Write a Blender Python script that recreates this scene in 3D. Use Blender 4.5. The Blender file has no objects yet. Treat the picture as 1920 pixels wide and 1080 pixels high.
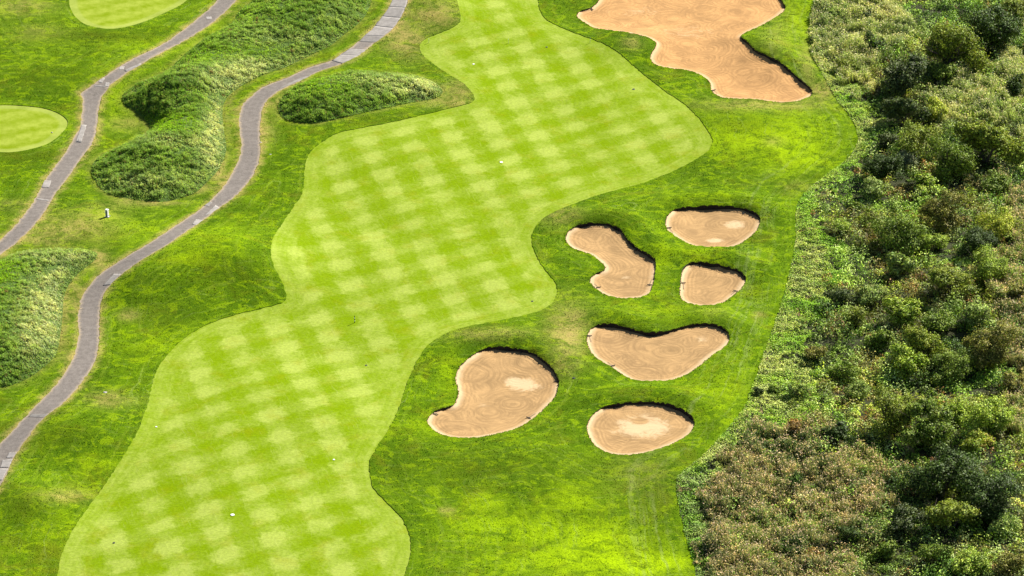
import bpy, math, random
import numpy as np
from mathutils import Vector
from mathutils.geometry import delaunay_2d_cdt

R = math.radians
rng = np.random.default_rng(11)
random.seed(5)
scene = bpy.context.scene
col = scene.collection

# ------------------------------------------------------------------ camera, sky, sun, exposure
PITCH, F_PX, DIST = R(27.0), 8000.0, 571.0
cam_d = bpy.data.cameras.new("camera")
cam_d.sensor_width = 36.0
cam_d.lens = 36.0 * F_PX / 1920.0
cam_d.clip_start = 1.0
cam_d.clip_end = 9000.0
cam = bpy.data.objects.new("camera", cam_d)
cam.location = (0.0, -DIST * math.cos(PITCH), DIST * math.sin(PITCH))
cam.rotation_euler = (math.pi / 2 - PITCH, 0, 0)
col.objects.link(cam)
scene.camera = cam

SUN_EL, SUN_AZ = R(38.0), R(45.0)          # azimuth from +Y towards +X
world = bpy.data.worlds.new("World")
scene.world = world
world.use_nodes = True
wn = world.node_tree
sky = wn.nodes.new("ShaderNodeTexSky")
sky.sky_type = 'NISHITA'
sky.sun_disc = False
sky.sun_elevation = SUN_EL
sky.sun_rotation = SUN_AZ
sky.air_density = 1.0
sky.dust_density = 0.8
wn.links.new(sky.outputs[0], wn.nodes["Background"].inputs[0])
wn.nodes["Background"].inputs[1].default_value = 0.05

sun_d = bpy.data.lights.new("sun", 'SUN')
sun_d.energy = 5.0
sun_d.angle = R(0.5)
sun_d.color = (1.0, 0.95, 0.86)
sun = bpy.data.objects.new("sun", sun_d)
to_sun = Vector((math.sin(SUN_AZ) * math.cos(SUN_EL), math.cos(SUN_AZ) * math.cos(SUN_EL), math.sin(SUN_EL)))
sun.rotation_euler = (-to_sun).to_track_quat('-Z', 'Y').to_euler()
sun.location = (200, 200, 300)
col.objects.link(sun)

vs = scene.view_settings
vs.view_transform = 'Standard'
vs.look = 'None'
vs.exposure = 1.15
vs.gamma = 1.0
vs.use_curve_mapping = False

# ------------------------------------------------------------------ helpers: noise, curves, distances
def lattice_noise(seed):
    g = np.random.default_rng(seed).random((256, 256))
    def f(x, y, s):
        u = np.asarray(x) / s + 57.3 + seed; v = np.asarray(y) / s + 91.7
        i = np.floor(u).astype(int); j = np.floor(v).astype(int)
        a = u - i; b = v - j
        a = a * a * (3 - 2 * a); b = b * b * (3 - 2 * b)
        return (g[i % 256, j % 256] * (1 - a) * (1 - b) + g[(i + 1) % 256, j % 256] * a * (1 - b)
                + g[i % 256, (j + 1) % 256] * (1 - a) * b + g[(i + 1) % 256, (j + 1) % 256] * a * b)
    return f
N1, N2, N3, N4 = lattice_noise(1), lattice_noise(2), lattice_noise(3), lattice_noise(4)

def ray(px, py):
    """direction of sight through a point of the photograph (1920 x 1080)"""
    px = np.asarray(px, float); py = np.asarray(py, float)
    a = (px - 960) / F_PX; b = (540 - py) / F_PX
    return a, math.cos(PITCH) + b * math.sin(PITCH), -math.sin(PITCH) + b * math.cos(PITCH)

def at_z(px, py, z):
    dx, dy, dz = ray(px, py)
    t = (z - cam.location.z) / dz
    return t * dx, cam.location.y + t * dy

def world_to_px(x, y, z):
    vx = x; vy = y - cam.location.y; vz = z - cam.location.z
    d = vy * math.cos(PITCH) - vz * math.sin(PITCH)
    u = vy * math.sin(PITCH) + vz * math.cos(PITCH)
    return 960 + F_PX * vx / d, 540 - F_PX * u / d

# gentle mown humps: (photo x, y, radius x m, radius y m, height, rotation)
HUMPS = [(420, 500, 10, 9, 2.5, 0.1), (285, 545, 6, 6, 0.8, 0), (60, 945, 5, 7, 1.0, .3), (130, 815, 6, 8, 1.1, -.6),
         (815, 20, 6, 9, 1.1, 0), (1440, 110, 6, 12, 1.1, .3), (1180, 75, 5, 6, .7, 0), (1400, 235, 12, 8, .8, 0),
         (950, 880, 9, 8, .45, 0), (260, 215, 6, 10, -.5, 0), (1210, 925, 11, 9, .5, 0), (880, 175, 4, 6, .4, 0),
         (720, 330, 18, 22, .5, 0), (480, 800, 14, 16, .5, .2), (1130, 220, 14, 14, -.4, 0), (170, 130, 12, 9, .6, 0),
         (150, 425, 8, 8, .5, 0), (620, 195, 12, 10, .3, 0)]
_h = []
for (px, py, rx, ry, hh, rot) in HUMPS:
    cx, cy = at_z(px, py, 0)
    _h.append((float(cx), float(cy), rx, ry, hh * 1.25, rot))
def h0(x, y):
    z = 0.9 * (N1(x, y, 24.0) - .5) + 0.42 * (N2(x, y, 10.0) - .5) + .1 * (N3(x, y, 4.) - .5)
    for cx, cy, rx, ry, hh, rot in _h:
        dx = x - cx; dy = y - cy
        u = dx * math.cos(rot) + dy * math.sin(rot); v = -dx * math.sin(rot) + dy * math.cos(rot)
        z = z + hh * np.exp(-(u / rx) ** 2 - (v / ry) ** 2)
    return z
def P(px, py, up=0.0):
    z = 0.0
    for _ in range(4):
        x, y = at_z(px, py, z)
        z = h0(x, y) + up
    return x, y

def smooth_loop(pts, step, closed=True, jit=0.0):
    p = np.array(pts, float)
    x, y = P(p[:, 0], p[:, 1])
    p = np.stack([x, y], 1)
    n = len(p); out = []
    rngc = range(n) if closed else range(n - 1)
    for i in rngc:
        if closed:
            a, b, c, d = p[(i - 1) % n], p[i], p[(i + 1) % n], p[(i + 2) % n]
        else:
            a, b, c, d = p[max(i - 1, 0)], p[i], p[i + 1], p[min(i + 2, n - 1)]
        k = max(2, int(np.linalg.norm(c - b) / 0.1))
        t = np.linspace(0, 1, k, endpoint=False)[:, None]
        out.append(0.5 * ((2 * b) + (-a + c) * t + (2 * a - 5 * b + 4 * c - d) * t ** 2 + (-a + 3 * b - 3 * c + d) * t ** 3))
    if not closed: out.append(p[-1:])
    q = np.concatenate(out)
    qq = np.concatenate([q, q[:1]]) if closed else q
    s = np.concatenate([[0], np.cumsum(np.linalg.norm(np.diff(qq, axis=0), axis=1))])
    m = max(8, int(s[-1] / step))
    u = np.linspace(0, s[-1], m, endpoint=not closed)
    r = np.stack([np.interp(u, s, qq[:, 0]), np.interp(u, s, qq[:, 1])], 1)
    if jit: r = r + rng.normal(0, jit, r.shape)
    return r

def inside(x, y, poly):
    x = np.asarray(x, float); y = np.asarray(y, float)
    c = np.zeros(x.shape, bool)
    m = (x > poly[:, 0].min()) & (x < poly[:, 0].max()) & (y > poly[:, 1].min()) & (y < poly[:, 1].max())
    xs, ys = x[m], y[m]; r = np.zeros(xs.shape, bool)
    for (x1, y1), (x2, y2) in zip(poly, np.roll(poly, -1, 0)):
        if y1 == y2: continue
        r ^= ((y1 > ys) != (y2 > ys)) & (xs < (x2 - x1) * (ys - y1) / (y2 - y1) + x1)
    c[m] = r
    return c

def dist(x, y, loops, closed=True, cap=40.0):
    """distance to the nearest of some polylines"""
    best = np.full(np.shape(x), cap, float)
    for L in loops:
        A = L; B = np.roll(L, -1, 0)
        if not closed: A, B = L[:-1], L[1:]
        m = (x > L[:, 0].min() - cap) & (x < L[:, 0].max() + cap) & (y > L[:, 1].min() - cap) & (y < L[:, 1].max() + cap)
        idx = np.nonzero(m)[0]
        for s in range(0, len(idx), 6000):
            k = idx[s:s + 6000]
            px = x[k][:, None]; py = y[k][:, None]
            d = B - A; l2 = (d ** 2).sum(1) + 1e-12
            t = np.clip(((px - A[:, 0]) * d[:, 0] + (py - A[:, 1]) * d[:, 1]) / l2, 0, 1)
            dd = (px - A[:, 0] - t * d[:, 0]) ** 2 + (py - A[:, 1] - t * d[:, 1]) ** 2
            best[k] = np.minimum(best[k], np.sqrt(dd.min(1)))
    return best

def sstep(a, b, v):
    t = np.clip((v - a) / (b - a), 0, 1)
    return t * t * (3 - 2 * t)

# ------------------------------------------------------------------ outlines
FAIRWAY = [(857,0),(864,30),(860,43),(840,55),(807,68),(790,78),(787,90),(797,107),(827,130),(860,150),(883,170),(889,183),(880,193),
 (840,203),(800,213),(740,227),(683,238),(633,249),(603,266),(580,287),(572,313),(567,360),(550,387),(530,417),(513,443),(508,473),
 (515,500),(530,530),(537,555),(530,566),(500,575),(450,587),(400,603),(360,623),(327,650),(300,683),(287,713),(275,763),(257,810),
 (227,860),(197,907),(163,953),(133,1000),(115,1040),(108,1080),(98,1130),(100,1190),(180,1260),(420,1290),(640,1260),(725,1180),
 (745,1110),(757,1080),(767,1053),(771,1027),(768,1003),(757,977),(737,953),(717,933),(698,910),(693,883),(695,860),(710,833),(733,797),
 (750,760),(763,720),(775,693),(787,667),(807,643),(840,623),(873,613),(923,603),(973,593),(1017,580),(1040,562),(1045,543),(1037,523),
 (1020,503),(1003,473),(997,450),(1003,427),(1023,407),(1057,390),(1100,373),(1140,360),(1213,340),(1280,312),(1307,297),(1330,280),
 (1336,263),(1327,243),(1307,217),(1280,192),(1247,170),(1213,143),(1180,115),(1153,93),(1123,77),(1083,63),(1047,48),(1023,35),
 (1012,17),(1008,-10),(1004,-60),(990,-130),(930,-170),(860,-130),(850,-60)]
GREENS = [[(130,5),(133,17),(143,33),(167,48),(207,54),(253,46),(300,28),(347,3),(356,-18),(320,-42),(230,-58),(160,-40),(133,-18)],
          [(50,198),(85,203),(112,213),(127,227),(123,241),(104,260),(80,273),(40,283),(0,285),(-60,278),(-100,258),(-108,236),(-80,212),(-30,199),(10,196)]]
BUNK = [
 [(922,651),(949,651.5),(976,656),(1002,663),(1020,676),(1036,691),(1046,707),(1048,722),(1040,744),(1024,762),(1002,782),(980,796),(953,807),(922,814),(891,819),(858,819.5),(827,813),(807,800),(801,787),(811,773),(829,765.5),(849,759),(855.5,747),(859,731),(854,709),(860,689),(878,671),(900,657)],
 [(1087,421),(1105,419),(1125,419),(1147.5,422.5),(1165,432.5),(1177,449),(1195,466),(1212.5,476),(1225,484),(1230,492.5),(1228,515),(1224,535),(1217.5,549),(1200,556),(1175,558),(1150,556),(1130,549),(1112.5,536),(1106,525),(1112.5,515),(1132,505.5),(1132.5,497.5),(1120,485),(1105,475),(1082.5,467.5),(1067.5,459),(1060,446),(1065,434),(1075,426)],
 [(1265,392.5),(1287.5,389),(1325,387),(1357.5,387),(1390,390),(1410,396),(1422.5,404),(1426,415),(1417.5,432.5),(1397.5,450),(1375,461),(1350,464.5),(1312.5,462.5),(1287.5,454),(1265,441),(1250,427.5),(1248,410),(1255,400)],
 [(1295,494),(1312.5,493),(1345,496),(1370,502.5),(1390,511),(1399,522.5),(1392.5,537.5),(1375,552.5),(1355,566),(1330,572.5),(1305,571),(1285,565),(1275,555),(1275,535),(1277.5,515),(1282.5,502.5)],
 [(1111,613.6),(1132.5,607.7),(1167,611.7),(1194,620),(1221,624),(1248,621),(1275,614),(1302,608),(1329,608),(1353,613.6),(1366,625.7),(1367,639),(1355,652.5),(1334,666),(1315,682),(1288,701),(1256,711.6),(1221,714),(1194,713),(1173,705),(1149,689),(1116,668.6),(1104,652.5),(1100,638),(1103,623)],
 [(1111,777),(1127,765),(1154,758),(1194,754),(1221,754),(1253,759),(1280,769),(1296,780),(1302,792),(1296,808),(1275,824),(1243,838),(1208,848),(1167,852),(1135,846),(1114,832),(1103,814),(1101,795)],
 [(1120,3),(1107,14),(1085,22),(1082,30),(1097,42),(1117,52),(1157,57),(1187,62),(1217,70),(1230,82),(1221,100),(1220,111),(1233,122),(1260,127),(1285,130),(1303,135),(1320,143),(1331,155),(1335,170),(1357,182),(1413,185),(1467,191),(1500,187),(1523,175),(1513,160),(1493,143),(1467,120),(1440,105),(1417,95),(1403,80),(1390,68),(1400,59),(1427,47),(1453,32),(1472,17),(1468,5),(1450,-20),(1400,-55),(1300,-72),(1200,-60),(1140,-24)],
]
MOUNDS = [
 [(640,138),(617,143),(573,153),(547,167),(530,182),(522,205),(533,223),(567,230),(600,230),(640,221),(707,206),(773,192),(813,185),(830,173),(817,157),(780,143),(723,137),(673,135)],
 [(172,317),(177,337),(197,360),(227,370),(283,378),(317,377),(363,363),(385,345),(410,317),(424,283),(420,247),(417,213),(423,187),(450,163),(493,140),(533,127),(583,103),(617,87),(645,65),(673,43),(690,20),(697,-10),(690,-60),(640,-90),(560,-90),(500,-40),(480,-5),(447,23),(433,47),(387,70),(357,93),(335,113),(313,133),(287,147),(253,160),(232,180),(234,197),(253,209),(277,230),(277,247),(240,270),(200,287),(177,303)],
 [(0,487),(50,473),(100,468),(155,469),(182,475),(175,490),(150,510),(130,533),(120,557),(117,593),(113,627),(103,667),(67,700),(33,718),(0,727),(-50,730),(-95,680),(-110,600),(-70,520)],
]
PATH_A_L = [(440,-60),(407,0),(367,37),(330,65),(290,90),(233,118),(200,140),(167,163),(153,174),(155,190),(153,213),(150,237),(135,263),(117,293),(87,333),(72,360),(57,387),(30,420),(0,450),(-60,500)]
PATH_A_R = [(478,-60),(443,0),(413,30),(383,53),(343,78),(300,100),(263,122),(233,140),(207,160),(192,180),(185,207),(183,233),(173,267),(150,300),(127,333),(106,360),(80,403),(50,437),(20,463),(0,478),(-50,525)]
PATH_B_L = [(748,-60),(735,0),(707,43),(683,67),(660,87),(640,100),(623,112),(577,127),(533,147),(493,163),(467,183),(452,203),(448,233),(452,267),(448,297),(433,327),(410,360),(377,390),(333,420),(277,457),(217,493),(180,520),(154,557),(146,593),(147,627),(137,670),(106,720),(67,760),(30,800),(0,832),(-50,890)]
PATH_B_R = [(782,-60),(765,0),(753,30),(733,57),(703,80),(673,103),(640,120),(600,133),(567,150),(520,173),(497,193),(488,227),(488,260),(488,287),(480,317),(450,360),(407,393),(360,427),(317,457),(267,487),(230,513),(200,543),(188,573),(187,610),(185,643),(177,680),(148,723),(117,757),(83,783),(50,823),(27,857),(0,912),(-30,970)]
WILD = [(1530,-60),(1528,0),(1520,33),(1517,67),(1520,97),(1533,127),(1547,153),(1570,190),(1590,213),(1605,240),(1608,267),(1590,297),(1557,323),(1513,357),(1495,383),(1492,420),(1492,450),(1483,500),(1467,560),(1447,623),(1427,680),(1412,722),(1392,770),(1347,823),(1307,863),(1278,886),(1268,905),(1270,940),(1282,990),(1298,1050),(1305,1080),(1312,1140)]

fair = smooth_loop(FAIRWAY, 0.5, True, .05)
greens = [smooth_loop(g, 0.6) for g in GREENS]
bunks = [smooth_loop(b, 0.32, True, .035) for b in BUNK]
mounds = [smooth_loop(m, 0.7) for m in MOUNDS]
edges_px = {}
def path_poly(Lp, Rp):
    a = smooth_loop(Lp, 0.6, False, .055); b = smooth_loop(Rp, 0.6, False, .055)
    return np.concatenate([a, b[::-1]]), a, b
pathA, pa_l, pa_r = path_poly(PATH_A_L, PATH_A_R)
pathB, pb_l, pb_r = path_poly(PATH_B_L, PATH_B_R)
wild_edge = smooth_loop(WILD, 0.7, False, .06)
X0, X1, Y0, Y1 = -105.0, 118.0, -118.0, 128.0
wtop = wild_edge[0]; wbot = wild_edge[-1]
wild = np.concatenate([[[X1, Y1 - .01], [wtop[0] + 1, Y1 - .01]], wild_edge, [[wbot[0] + 3, Y0 + .01], [X1, Y0 + .01]]])
wild = np.concatenate([[[X1 - .01, Y1 - .01], [wtop[0] + 2, Y1 - .01]], wild_edge, [[wbot[0] + 3, Y0 + .01], [X1 - .01, Y0 + .01]]])

MH = [1.7, .35, 2.2]
M2B = []
for (px, py, rx, ry, hh) in [(335, 178, 7, 10, 2.4), (305, 292, 8, 14, 2.5), (400, 160, 5, 8, 1.2), (375, 262, 5, 12, 1.0), (560, 45, 11, 12, 2.1), (430, 78, 6, 9, 1.3), (640, 40, 5, 12, .8)]:
    _x, _y = at_z(px, py, 0); M2B.append((float(_x), float(_y), rx, ry, hh))
def mound_h(x, y):
    z = np.zeros(np.shape(x))
    for mi, (L, H) in enumerate(zip(mounds, MH)):
        m = inside(x, y, L)
        d = np.zeros(np.shape(x)); idx = np.nonzero(m)[0]
        if len(idx):
            d[idx] = dist(x[idx], y[idx], [L])
            w = 1 - np.exp(-(d / (3.6 if mi != 1 else 2.6)) ** 1.2)
            hh = H * (.85 + .35 * N3(x, y, 7.0))
            if mi == 1:
                for bx, by, rx, ry, q in M2B: hh = hh + 1.0 * q * np.exp(-((x - bx) / rx * 1.15) ** 2 - ((y - by) / ry * 1.15) ** 2)
            z = z + hh * w * m
    return z

BD = [(b, np.roll(b, -1, 0) - np.roll(b, 1, 0)) for b in bunks]
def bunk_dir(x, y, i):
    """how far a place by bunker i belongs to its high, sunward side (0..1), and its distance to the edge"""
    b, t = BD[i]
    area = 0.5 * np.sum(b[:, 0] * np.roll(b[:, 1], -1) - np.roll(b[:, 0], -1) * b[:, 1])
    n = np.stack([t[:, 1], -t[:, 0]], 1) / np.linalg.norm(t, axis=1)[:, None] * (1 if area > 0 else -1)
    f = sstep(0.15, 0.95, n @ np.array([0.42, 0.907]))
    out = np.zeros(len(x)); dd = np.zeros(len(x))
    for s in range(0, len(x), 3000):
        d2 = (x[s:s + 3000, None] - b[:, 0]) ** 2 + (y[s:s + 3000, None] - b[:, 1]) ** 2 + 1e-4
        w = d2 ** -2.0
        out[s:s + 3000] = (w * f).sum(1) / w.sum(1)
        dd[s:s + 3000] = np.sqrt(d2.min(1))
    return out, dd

def ground(x, y):
    """height of the grass surface"""
    x = np.asarray(x, float); y = np.asarray(y, float)
    z = h0(x, y) + mound_h(x, y)
    for i, b in enumerate(bunks):
        m = (x > b[:, 0].min() - 7) & (x < b[:, 0].max() + 7) & (y > b[:, 1].min() - 9) & (y < b[:, 1].max() + 9)
        idx = np.nonzero(m)[0]
        if not len(idx): continue
        f, d = bunk_dir(x[idx], y[idx], i)
        ins = inside(x[idx], y[idx], b)
        bump = 0.75 * f * np.exp(-((d - 2.6) / 2.2) ** 2) - 0.1 * (1 - f) * np.exp(-(d / 2.0) ** 2)
        z[idx] += np.where(ins, 0, bump - .75 * f * math.exp(-(2.6 / 2.2) ** 2) * np.exp(-d / 1.0) * 0.0)
    return z
def sand_h(x, y, i):
    f, d = bunk_dir(x, y, i)
    edge = 0.75 * f * math.exp(-(2.6 / 2.2) ** 2) - 0.1 * (1 - f)
    drop = 0.05 + f * (.34 + .42 * N2(x, y, 1.7))
    return h0(x, y) + (edge - drop) * np.exp(-d / 3.0) - 0.55 * (1 - np.exp(-d / 2.6)) + .03 * (N4(x, y, 1.3) - .5)

# ------------------------------------------------------------------ one planar triangulation of the whole place
pts, cons = [], []
def add_loop(L, closed=True):
    s = len(pts); n = len(L)
    pts.extend(map(tuple, L))
    for i in range(n if closed else n - 1): cons.append((s + i, s + (i + 1) % n))
loops = [fair] + greens + bunks + mounds + [pathA, pathB]
for L in loops: add_loop(L)
add_loop(wild_edge, False)
# the wild edge runs on to the border of the sheet
s0 = len(pts)
pts.extend([(wtop[0] + 2, Y1), (wbot[0] + 3, Y0)])
nW = len(wild_edge)
cons.append((s0, s0 - nW)); cons.append((s0 + 1, s0 - 1))
allc = loops + [wild_edge]
def grid(x0, x1, y0, y1, s):
    a, b = np.meshgrid(np.arange(x0, x1, s), np.arange(y0, y1, s * .87))
    a = a + (np.arange(a.shape[0]) % 2)[:, None] * s * .5
    a = a + rng.uniform(-.12, .12, a.shape) * s; b = b + rng.uniform(-.12, .12, b.shape) * s
    return a.ravel(), b.ravel()
gx, gy = grid(X0 + .5, X1 - .5, Y0 + .5, Y1 - .5, 1.05)
u, v = world_to_px(gx, gy, 0)
vis = (u > -60) & (u < 1980) & (v > -90) & (v < 1130)
coarse = ~vis & (rng.random(len(gx)) < .16)
keep = (vis | coarse)
gx, gy = gx[keep], gy[keep]
dl = dist(gx, gy, allc, cap=2.0)
keep = dl > .45
gx, gy = gx[keep], gy[keep]
for b in bunks: # none inside the bunkers, they get a grid of their own
    k = ~inside(gx, gy, b); gx, gy = gx[k], gy[k]
pts.extend(zip(gx, gy))
for i, b in enumerate(bunks):
    a, c = grid(b[:, 0].min(), b[:, 0].max(), b[:, 1].min(), b[:, 1].max(), .45 if i < 6 else .6)
    k = inside(a, c, b); a, c = a[k], c[k]
    k = dist(a, c, [b], cap=2.0) > .25
    pts.extend(zip(a[k], c[k]))
    # a tight ring outside, for the lip
    t = np.roll(b, -1, 0) - np.roll(b, 1, 0); n = np.stack([t[:, 1], -t[:, 0]], 1) / np.linalg.norm(t, axis=1)[:, None]
    q = b[::2] + n[::2] * .5; q2 = b[::2] - n[::2] * .5
    k = inside(q[:, 0], q[:, 1], b); qq = np.where(k[:, None], q2, q)
    k = dist(qq[:, 0], qq[:, 1], [b], cap=2.0) > .35
    pts.extend(map(tuple, qq[k]))
for cx_ in np.arange(X0, X1 + .1, 4): pts.append((cx_, Y0)); pts.append((cx_, Y1))
for cy_ in np.arange(Y0 + 4, Y1 - 1, 4): pts.append((X0, cy_)); pts.append((X1, cy_))
V2, E2, F2, _, _, _ = delaunay_2d_cdt([Vector((float(a), float(b))) for a, b in pts], cons, [], 0, 1e-4, False)
V2 = np.array([(v[0], v[1]) for v in V2]); F2 = np.array([f[:3] for f in F2])
cx = V2[F2, 0].mean(1); cy = V2[F2, 1].mean(1)
a2 = (V2[F2[:, 1]] - V2[F2[:, 0]]); b2 = (V2[F2[:, 2]] - V2[F2[:, 0]])
ar = a2[:, 0] * b2[:, 1] - a2[:, 1] * b2[:, 0]
F2[ar < 0] = F2[ar < 0][:, ::-1]
k = np.abs(ar) > 1e-7; F2, cx, cy = F2[k], cx[k], cy[k]

ROUGH, FAIR, GREEN0, BUNK0, MOUND0, PATHA, PATHB, WILDG = 0, 1, 2, 10, 20, 30, 31, 40
cls = np.zeros(len(F2), int)
cls[inside(cx, cy, wild)] = WILDG
for i, m in enumerate(mounds): cls[inside(cx, cy, m)] = MOUND0 + i
cls[inside(cx, cy, fair)] = FAIR
for i, g in enumerate(greens): cls[inside(cx, cy, g)] = GREEN0 + i
cls[inside(cx, cy, pathA)] = PATHA
cls[inside(cx, cy, pathB)] = PATHB
for i, b in enumerate(bunks): cls[inside(cx, cy, b)] = BUNK0 + i

GZ = ground(V2[:, 0], V2[:, 1])
OFF = {FAIR: -.08, GREEN0: -.08, GREEN0 + 1: -.08, PATHA: -.05, PATHB: -.05}
def zof(c, vi):
    if BUNK0 <= c < BUNK0 + 10:
        return sand_h(V2[vi, 0], V2[vi, 1], c - BUNK0)
    return GZ[vi] + OFF.get(c, 0.0)

# painted into the turf: dry patches, lush patches, dark patches with shade of humps and bunker banks: (photo x, y, rx, ry, strength)
DRY = [(130,425,80,22,.8),(60,450,60,14,.5),(190,395,40,12,.4),(815,25,50,24,.8),(765,80,45,30,.75),(745,60,30,15,.5),(862,172,26,26,.7),(1065,622,34,50,.95),(925,628,80,12,.55),(1050,405,36,16,.6),(1430,196,110,10,.7),
       (1545,172,22,12,1.2),(1185,78,18,14,.6),(235,232,30,14,.5),(412,322,10,26,.9),(205,748,44,14,.7),(125,930,50,12,.7),(240,590,18,10,.8),(838,958,9,6,1.2),(1422,590,9,6,1),(190,488,16,22,.8),
       (370,350,30,10,.6),(430,200,8,60,.4),(500,245,16,26,.6),(515,195,12,10,.5),(120,600,10,90,.55),(140,545,12,30,.6),(1500,350,30,12,.3),(1460,735,10,20,.3),(1455,60,30,60,.3),(1515,120,14,50,.5),
       (30,385,60,12,.3),(840,195,50,8,.5),(280,378,60,8,.7),(1340,590,30,10,.25),(1060,690,20,20,.5),(940,655,10,5,.2),(40,12,60,16,.5),(70,60,50,16,.3),(1480,960,70,60,.1),(1205,890,60,40,.2),(1450,265,15,8,.6),(700,185,140,5,.4)]
LUSH = [(1430,255,130,42,.9),(1500,300,60,30,.6),(1060,935,46,24,.8),(1020,985,120,30,.5),(1160,1050,130,36,.7),(900,985,80,30,.3),(640,300,40,60,.3),(470,260,30,80,.3),(350,440,120,24,.5),(360,480,90,16,.6),(840,700,16,40,.7),
        (1290,480,60,10,.5),(1310,375,80,10,.5),(220,185,30,50,.5),(420,60,60,20,.5),(300,85,120,20,.4),(1500,40,40,40,.7),(1240,590,90,16,.4),(830,800,40,20,.5),(1180,500,12,40,.6),(110,960,60,60,.3),(140,420,80,16,.2),(200,405,16,10,.9),
        (1350,730,60,60,.35),(1240,480,14,40,.5),(310,650,90,30,.4),(180,870,40,20,.5),(1120,1010,90,22,.8),(1010,1050,120,20,.5),(1220,1060,60,20,.9),(905,940,40,14,.6)]
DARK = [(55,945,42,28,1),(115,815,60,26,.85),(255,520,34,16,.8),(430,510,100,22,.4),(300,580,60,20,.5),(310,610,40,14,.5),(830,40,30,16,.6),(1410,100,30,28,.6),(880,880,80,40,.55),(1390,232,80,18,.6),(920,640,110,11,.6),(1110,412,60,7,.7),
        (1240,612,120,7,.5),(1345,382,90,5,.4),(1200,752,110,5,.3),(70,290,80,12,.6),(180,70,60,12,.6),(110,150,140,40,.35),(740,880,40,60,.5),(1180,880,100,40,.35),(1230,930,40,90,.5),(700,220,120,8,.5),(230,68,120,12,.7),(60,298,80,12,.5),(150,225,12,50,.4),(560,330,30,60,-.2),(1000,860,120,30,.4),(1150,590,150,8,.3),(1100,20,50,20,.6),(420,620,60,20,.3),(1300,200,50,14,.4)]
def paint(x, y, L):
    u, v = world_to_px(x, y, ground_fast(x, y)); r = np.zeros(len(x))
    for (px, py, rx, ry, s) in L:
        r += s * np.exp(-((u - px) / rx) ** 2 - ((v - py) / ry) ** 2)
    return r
def ground_fast(x, y): return h0(x, y)
FEAT = [fair] + bunks + [pathA, pathB] + greens
def turf_attrs(x, y):
    x = np.asarray(x, float); y = np.asarray(y, float)
    df = dist(x, y, [fair], cap=20); dp = dist(x, y, [pathA, pathB], cap=20); db = dist(x, y, bunks, cap=20)
    dm = dist(x, y, mounds, cap=20); dw = dist(x, y, [wild_edge], closed=False, cap=20); dg = dist(x, y, greens, cap=20)
    dmin = np.minimum.reduce([df, dp, db, dw, dg, dm * .8 + 1])
    dry = paint(x, y, DRY); dry += .8 * np.exp(-(dp / .3) ** 2) + .35 * np.exp(-(dp / .8) ** 2) * N1(x, y, 5.) + .35 * np.exp(-(dm / .8) ** 2)
    return {'d_near': dmin, 'd_fair': df, 'dry': dry, 'lush': paint(x, y, LUSH), 'dark': paint(x, y, DARK), 'd_wild': dw}

# ------------------------------------------------------------------ materials
def nodes_of(name):
    m = bpy.data.materials.new(name); m.use_nodes = True
    nt = m.node_tree; nt.nodes.clear()
    out = nt.nodes.new('ShaderNodeOutputMaterial')
    return m, nt, out
class NB:
    def __init__(s, nt): s.nt = nt
    def n(s, t, **kw):
        n = s.nt.nodes.new(t)
        for k, v in kw.items(): setattr(n, k, v)
        return n
    def link(s, a, b): s.nt.links.new(a, b)
    def val(s, sock, v):
        if isinstance(v, (int, float)): sock.default_value = v
        elif isinstance(v, tuple): sock.default_value = (*v, 1) if len(v) == 3 and sock.type == 'RGBA' else v
        else: s.link(v, sock)
    def math(s, op, a, b=0.0, c=0.0, clamp=False):
        n = s.n('ShaderNodeMath', operation=op, use_clamp=clamp)
        s.val(n.inputs[0], a); s.val(n.inputs[1], b); s.val(n.inputs[2], c)
        return n.outputs[0]
    def vmath(s, op, a, b=(0., 0., 0.)):
        n = s.n('ShaderNodeVectorMath', operation=op)
        s.val(n.inputs[0], a); s.val(n.inputs[1], b)
        return n
    def scale(s, vec, xyz): return s.vmath('MULTIPLY', vec, xyz).outputs[0]
    def noise(s, vec, sc, det=3.0, rough=.6, dist=0.0):
        n = s.n('ShaderNodeTexNoise'); s.link(vec, n.inputs['Vector'])
        n.inputs['Scale'].default_value = sc; n.inputs['Detail'].default_value = det
        n.inputs['Roughness'].default_value = rough; n.inputs['Distortion'].default_value = dist
        return n.outputs['Fac']
    def ramp(s, v, a, b, lo=0., hi=1.):
        n = s.n('ShaderNodeMapRange', interpolation_type='SMOOTHSTEP')
        s.val(n.inputs[0], v); s.val(n.inputs[1], a); s.val(n.inputs[2], b); s.val(n.inputs[3], lo); s.val(n.inputs[4], hi)
        return n.outputs[0]
    def mix(s, f, a, b, mode='MIX'):
        n = s.n('ShaderNodeMix', data_type='RGBA', blend_type=mode)
        s.val(n.inputs[0], f); s.val(n.inputs[6], a); s.val(n.inputs[7], b)
        return n.outputs[2]
    def attr(s, name):
        n = s.n('ShaderNodeAttribute'); n.attribute_name = name
        return n
    def pos(s): return s.n('ShaderNodeNewGeometry').outputs['Position']
    def combine(s, x, y, z=0.0):
        n = s.n('ShaderNodeCombineXYZ'); s.val(n.inputs[0], x); s.val(n.inputs[1], y); s.val(n.inputs[2], z)
        return n.outputs[0]
    def bsdf(s, out, color, rough=.85, bump=None, bstr=.5, bdist=.05, spec=.2):
        p = s.n('ShaderNodeBsdfPrincipled'); s.val(p.inputs['Base Color'], color)
        s.val(p.inputs['Roughness'], rough); p.inputs['Specular IOR Level'].default_value = spec
        if bump is not None:
            b = s.n('ShaderNodeBump'); b.inputs['Strength'].default_value = bstr; b.inputs['Distance'].default_value = bdist
            s.link(bump, b.inputs['Height']); s.link(b.outputs[0], p.inputs['Normal'])
        s.link(p.outputs[0], out.inputs[0])
        return p

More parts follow.
